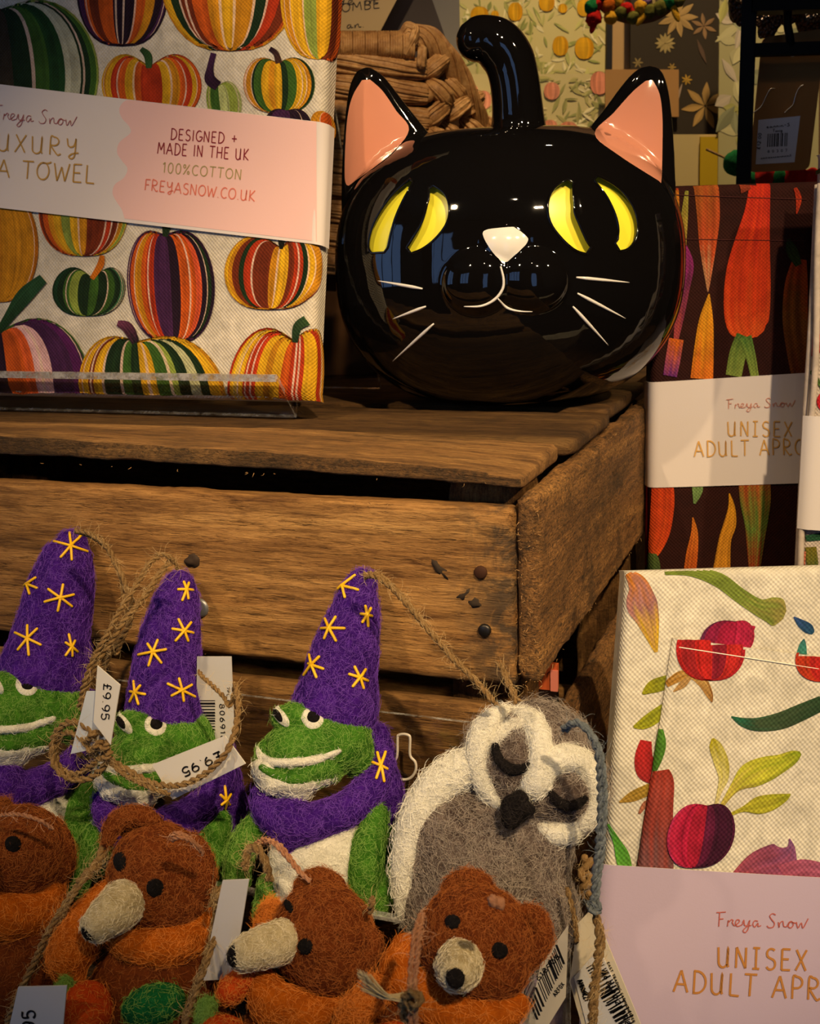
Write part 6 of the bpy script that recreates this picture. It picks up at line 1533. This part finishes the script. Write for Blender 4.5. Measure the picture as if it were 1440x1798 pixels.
cord('hanging_loop', [(744, 1606, -.180), (736, 1642, -.196), (732, 1692, -.206), (728, 1740, -.212), (732, 1810, -.216)], .0012, PT, parent=b4[0], nf=140)
cord('knot', [(708, 1752, -.212), (724, 1744, -.218), (738, 1752, -.218), (728, 1764, -.218), (712, 1762, -.214), (708, 1776, -.212), (718, 1800, -.212)], .0018, JT, parent=b4[0], nf=160)
g = Geo(); R = random.Random(4)                           # frayed end of the twine
for i in range(90):
    a = at_y(712, 1752, -.212); dx = R.uniform(-86, -60); dy = R.uniform(-44, -8)+(-dx-60)*-.3
    b_ = at_y(712+dx*.5, 1752+dy*.3+6, -.216+R.uniform(-.003, .003)); c = at_y(712+dx, 1752+dy, -.216+R.uniform(-.006, .006))
    a = a+rng.normal(size=3)*.0008; tube(g, smoothline([a, b_, c], 5), np.linspace(.00030, .00010, 11), 4)
fe = obj('frayed_end', g, fibre('frayed jute', (216, 196, 150)), b4[0]); fe['kind'] = 'stuff'
for (x0, y0, yy, par) in ((866, 1582, -.178, b4[0]), (878, 1586, -.176, b4[0])):
    g = Geo(); ell(g, at_y(x0, y0, yy), np.array([[.0020, 0, .0006], [0, .002, 0], [-.0008, 0, .0028]]), 3, lump=.3, seed=x0); obj('cord_knot', g, peach, par)
cord('cord', [(655, 1578, -.130), (652, 1588, -.132), (650, 1600, -.130)], .0016, JT, parent=b3_[0], nf=60)
# owl's grey blue cord and jute drop
YO = -.086
for off_, r_ in ((0, .0018), (7, .0016)):
    c_, _ = cord('wool_cord', [(996-off_, 1280, -.084), (1006, 1268+off_*.4, -.088), (1026, 1276, -.090), (1046+off_*.6, 1310, -.090), (1053+off_, 1360, -.090), (1054+off_, 1420, -.090), (1050+off_, 1490, -.091), (1044+off_*.8, 1550, -.092), (1042+off_*.6, 1592, -.093)], r_, BT, parent=owl, nf=260); c_['label'] = 'grey-blue wool hanging cord'
cord('knot', [(1036, 1590, -.090), (1050, 1588, -.096), (1054, 1598, -.096), (1040, 1602, -.098), (1038, 1594, -.094)], .0018, BT, parent=owl, nf=60)
for k_, (dx, r_) in enumerate(((0, .0019), (7, .0015))):
    cord('jute_drop', [(1044+dx*.3, 1600, -.093), (1050+dx, 1650, -.095), (1046+dx*.6, 1700, -.097), (1040+dx, 1750, -.098), (1036+dx*.6, 1830, -.099)], r_, JT, parent=owl, nf=360)
cord('jute_loop', [(1030, 1508, -.03), (1024, 1530, -.032), (1036, 1546, -.036), (1026, 1562, -.036), (1036, 1572, -.038)], .0034, JT, parent=owl, nf=120)
cord('jute_loop', [(996, 1560, -.085), (1004, 1590, -.088), (1010, 1625, -.090), (1012, 1652, -.090)], .0014, JT, parent=owl, nf=80)

# ---- swing tags and price stickers
def card(name, label, poly, y, parent=None, th=.0006, col=(226, 220, 206), cat_='price tag', tilt=0, group=None, ytop=None):
    """paper card cut to a pixel outline; y per corner or one value"""
    ys = y if isinstance(y, (list, tuple)) else [y]*len(poly)
    V = np.array([at_y(px, py, yy) for (px, py), yy in zip(poly, ys)])
    n = nrm(np.cross(V[1]-V[0], V[2]-V[0])); n = n if n.dot(CAM-V[0]) > 0 else -n
    U = nrm(_Xc-n*_Xc.dot(n)); O = V.mean(0); S = Sheet(O, U, np.cross(n, U), (-9, 9), (-9, 9), .001)
    uv = np.array([S.px(*p) for p in poly]); V = O+uv[:, :1]*S.U+uv[:, 1:]*S.V
    g = Geo(); prism(g, V, -S.N*th, col=srgb(col))
    if parent is None:
        t = thing(name, tuple(V[np.argmin(V[:, 2])]), label, cat_, group); o = obj('paper', g, paper, t, smooth=False, col=True)
    else: t = parent; o = obj(name, g, paper, parent, smooth=False, col=True)
    return t, S, o
def write(S, par, fn):
    g = Geo(); fn(g); return obj('lettering', g, paper, par, smooth=False, col=True)
INK = (24, 22, 26)
t, S, o = card('price_tag', 'folded white price tag on the twine left of the middle frog, price reading downwards', [(171, 1169), (211, 1203), (194, 1308), (164, 1268)], -.112, group='price tags on twine')
write(S, o, lambda g: text_print(g, S, list('£9.95'), (183, 1200), (178, 1264), 13, .0007, INK, off=.0002, up=(1, .04), track=.16))
_, S, _ = card('back_leaf', None, [(152, 1214), (172, 1214), (166, 1270), (190, 1300), (180, 1312), (124, 1324)], -.106, parent=t, col=(206, 212, 214))
t, S, o = card('price_tag', 'folded white price tag across the middle frog, price upside down', [(267, 1343), (395, 1292), (431, 1341), (303, 1404)], -.104, group='price tags on twine')
write(S, o, lambda g: text_print(g, S, list('£9.95'), (386, 1319), (318, 1350), 15, .0009, INK, off=.0002, up=(.35, .94), track=.16))
t, S, o = card('price_tag', 'tall white barcode tag behind the middle frog hat', [(346, 1153), (406, 1153), (412, 1300), (344, 1300)], -.040, col=(206, 202, 196), group='swing tags behind the frogs')
def bc(S, g, x0, y0, x1, y1, ux, uy, n=26, seed=2, wd=.0007):
    R = random.Random(seed); k = 0
    while k < 1:
        x = x0+(x1-x0)*k; y = y0+(y1-y0)*k; w = R.choice([.7, 1, 1.7])
        ribbon2d(g, S, [(x, y), (x+ux, y+uy)], wd*w, srgb(INK), .0002, False); k += (w+R.choice([.8, 1.3, 1.9]))/n/1.4
def _c(g):
    bc(S, g, 378, 1230, 378, 1290, -32, 0, 22, 3); text_print(g, S, list('806918'), (386, 1236), (388, 1300), 8, .0006, INK, off=.0002, up=(1, 0), track=.3); text_print(g, S, list('7PL FH'), (399, 1206), (399, 1240), 4, .0004, INK, off=.0002, up=(1, 0))
write(S, o, _c)
t, S, o = card('price_tag', 'white tag standing between the second and third bears', [(391, 1546), (437, 1544), (409, 1719), (354, 1722)], -.150, col=(214, 208, 200), group='tags among the bears')
t, S, o = card('price_tag', 'white price tag at the bottom left corner of the photo', [(32, 1733), (117, 1731), (108, 1830), (10, 1830)], -.196, col=(206, 200, 192), group='tags among the bears')
write(S, o, lambda g: text_print(g, S, list('£9.95'), (62, 1856), (62, 1773), 22, .0011, INK, off=.0002, up=(-1, .05), track=.2))
t, S, o = card('swing_tag', 'white swing tag with a barcode leaning against the acrylic side', [(998, 1624), (993, 1752), (962, 1802), (920, 1830), (950, 1690)], -.088, col=(214, 204, 184), cat_='swing tag', group='swing tags beside the owl')
def _f(g):
    bc(S, g, 944, 1790, 992, 1690, -14, -34, 30, 5, .0007); text_print(g, S, list('618908'), (946, 1722), (984, 1680), 8, .0005, INK, off=.0002); text_print(g, S, list('ARF0X'), (976, 1750), (992, 1728), 7, .0005, INK, off=.0002)
write(S, o, _f)
t, S, o = card('swing_tag', 'cream swing tag with a barcode under the grey cord, in front of the lilac band', [(1014, 1622), (1038, 1597), (1046, 1606), (1138, 1830), (1030, 1830), (1000, 1724)], -.070, col=(226, 214, 188), cat_='swing tag', group='swing tags beside the owl')
_, S2_, o2_ = card('sticker', None, [(1008, 1716), (1052, 1664), (1120, 1820), (1036, 1822)], -.0707, parent=t, col=(222, 220, 218))
def _g(g):
    bc(S2_, g, 1030, 1700, 1088, 1800, 26, -16, 30, 8, .0008); bc(S2_, g, 1046, 1736, 1100, 1826, 22, -12, 26, 9, .0008)
    text_print(g, S2_, list('AHHWRZF'), (1014, 1722), (1028, 1760), 9, .0008, INK, off=.0002, up=(.9, -.4)); text_print(g, S2_, list('06819223098'), (1056, 1706), (1100, 1800), 8, .0006, INK, off=.0002, up=(.9, -.4), track=.6)
    text_print(g, S2_, list('EAST TRADING FARM CHESTER'), (1066, 1690), (1112, 1796), 4, .0004, INK, off=.0002, up=(.9, -.4), track=.2)
write(S2_, o2_, _g)
g = Geo(); tube(g, smoothline([at_y(1008+7*math.cos(a), 1652+5*math.sin(a), -.071) for a in np.linspace(0, 6.28, 12)], 3), .0006, 6); obj('eyelet', g, flat('tag hole', (60, 46, 34), .8), t)
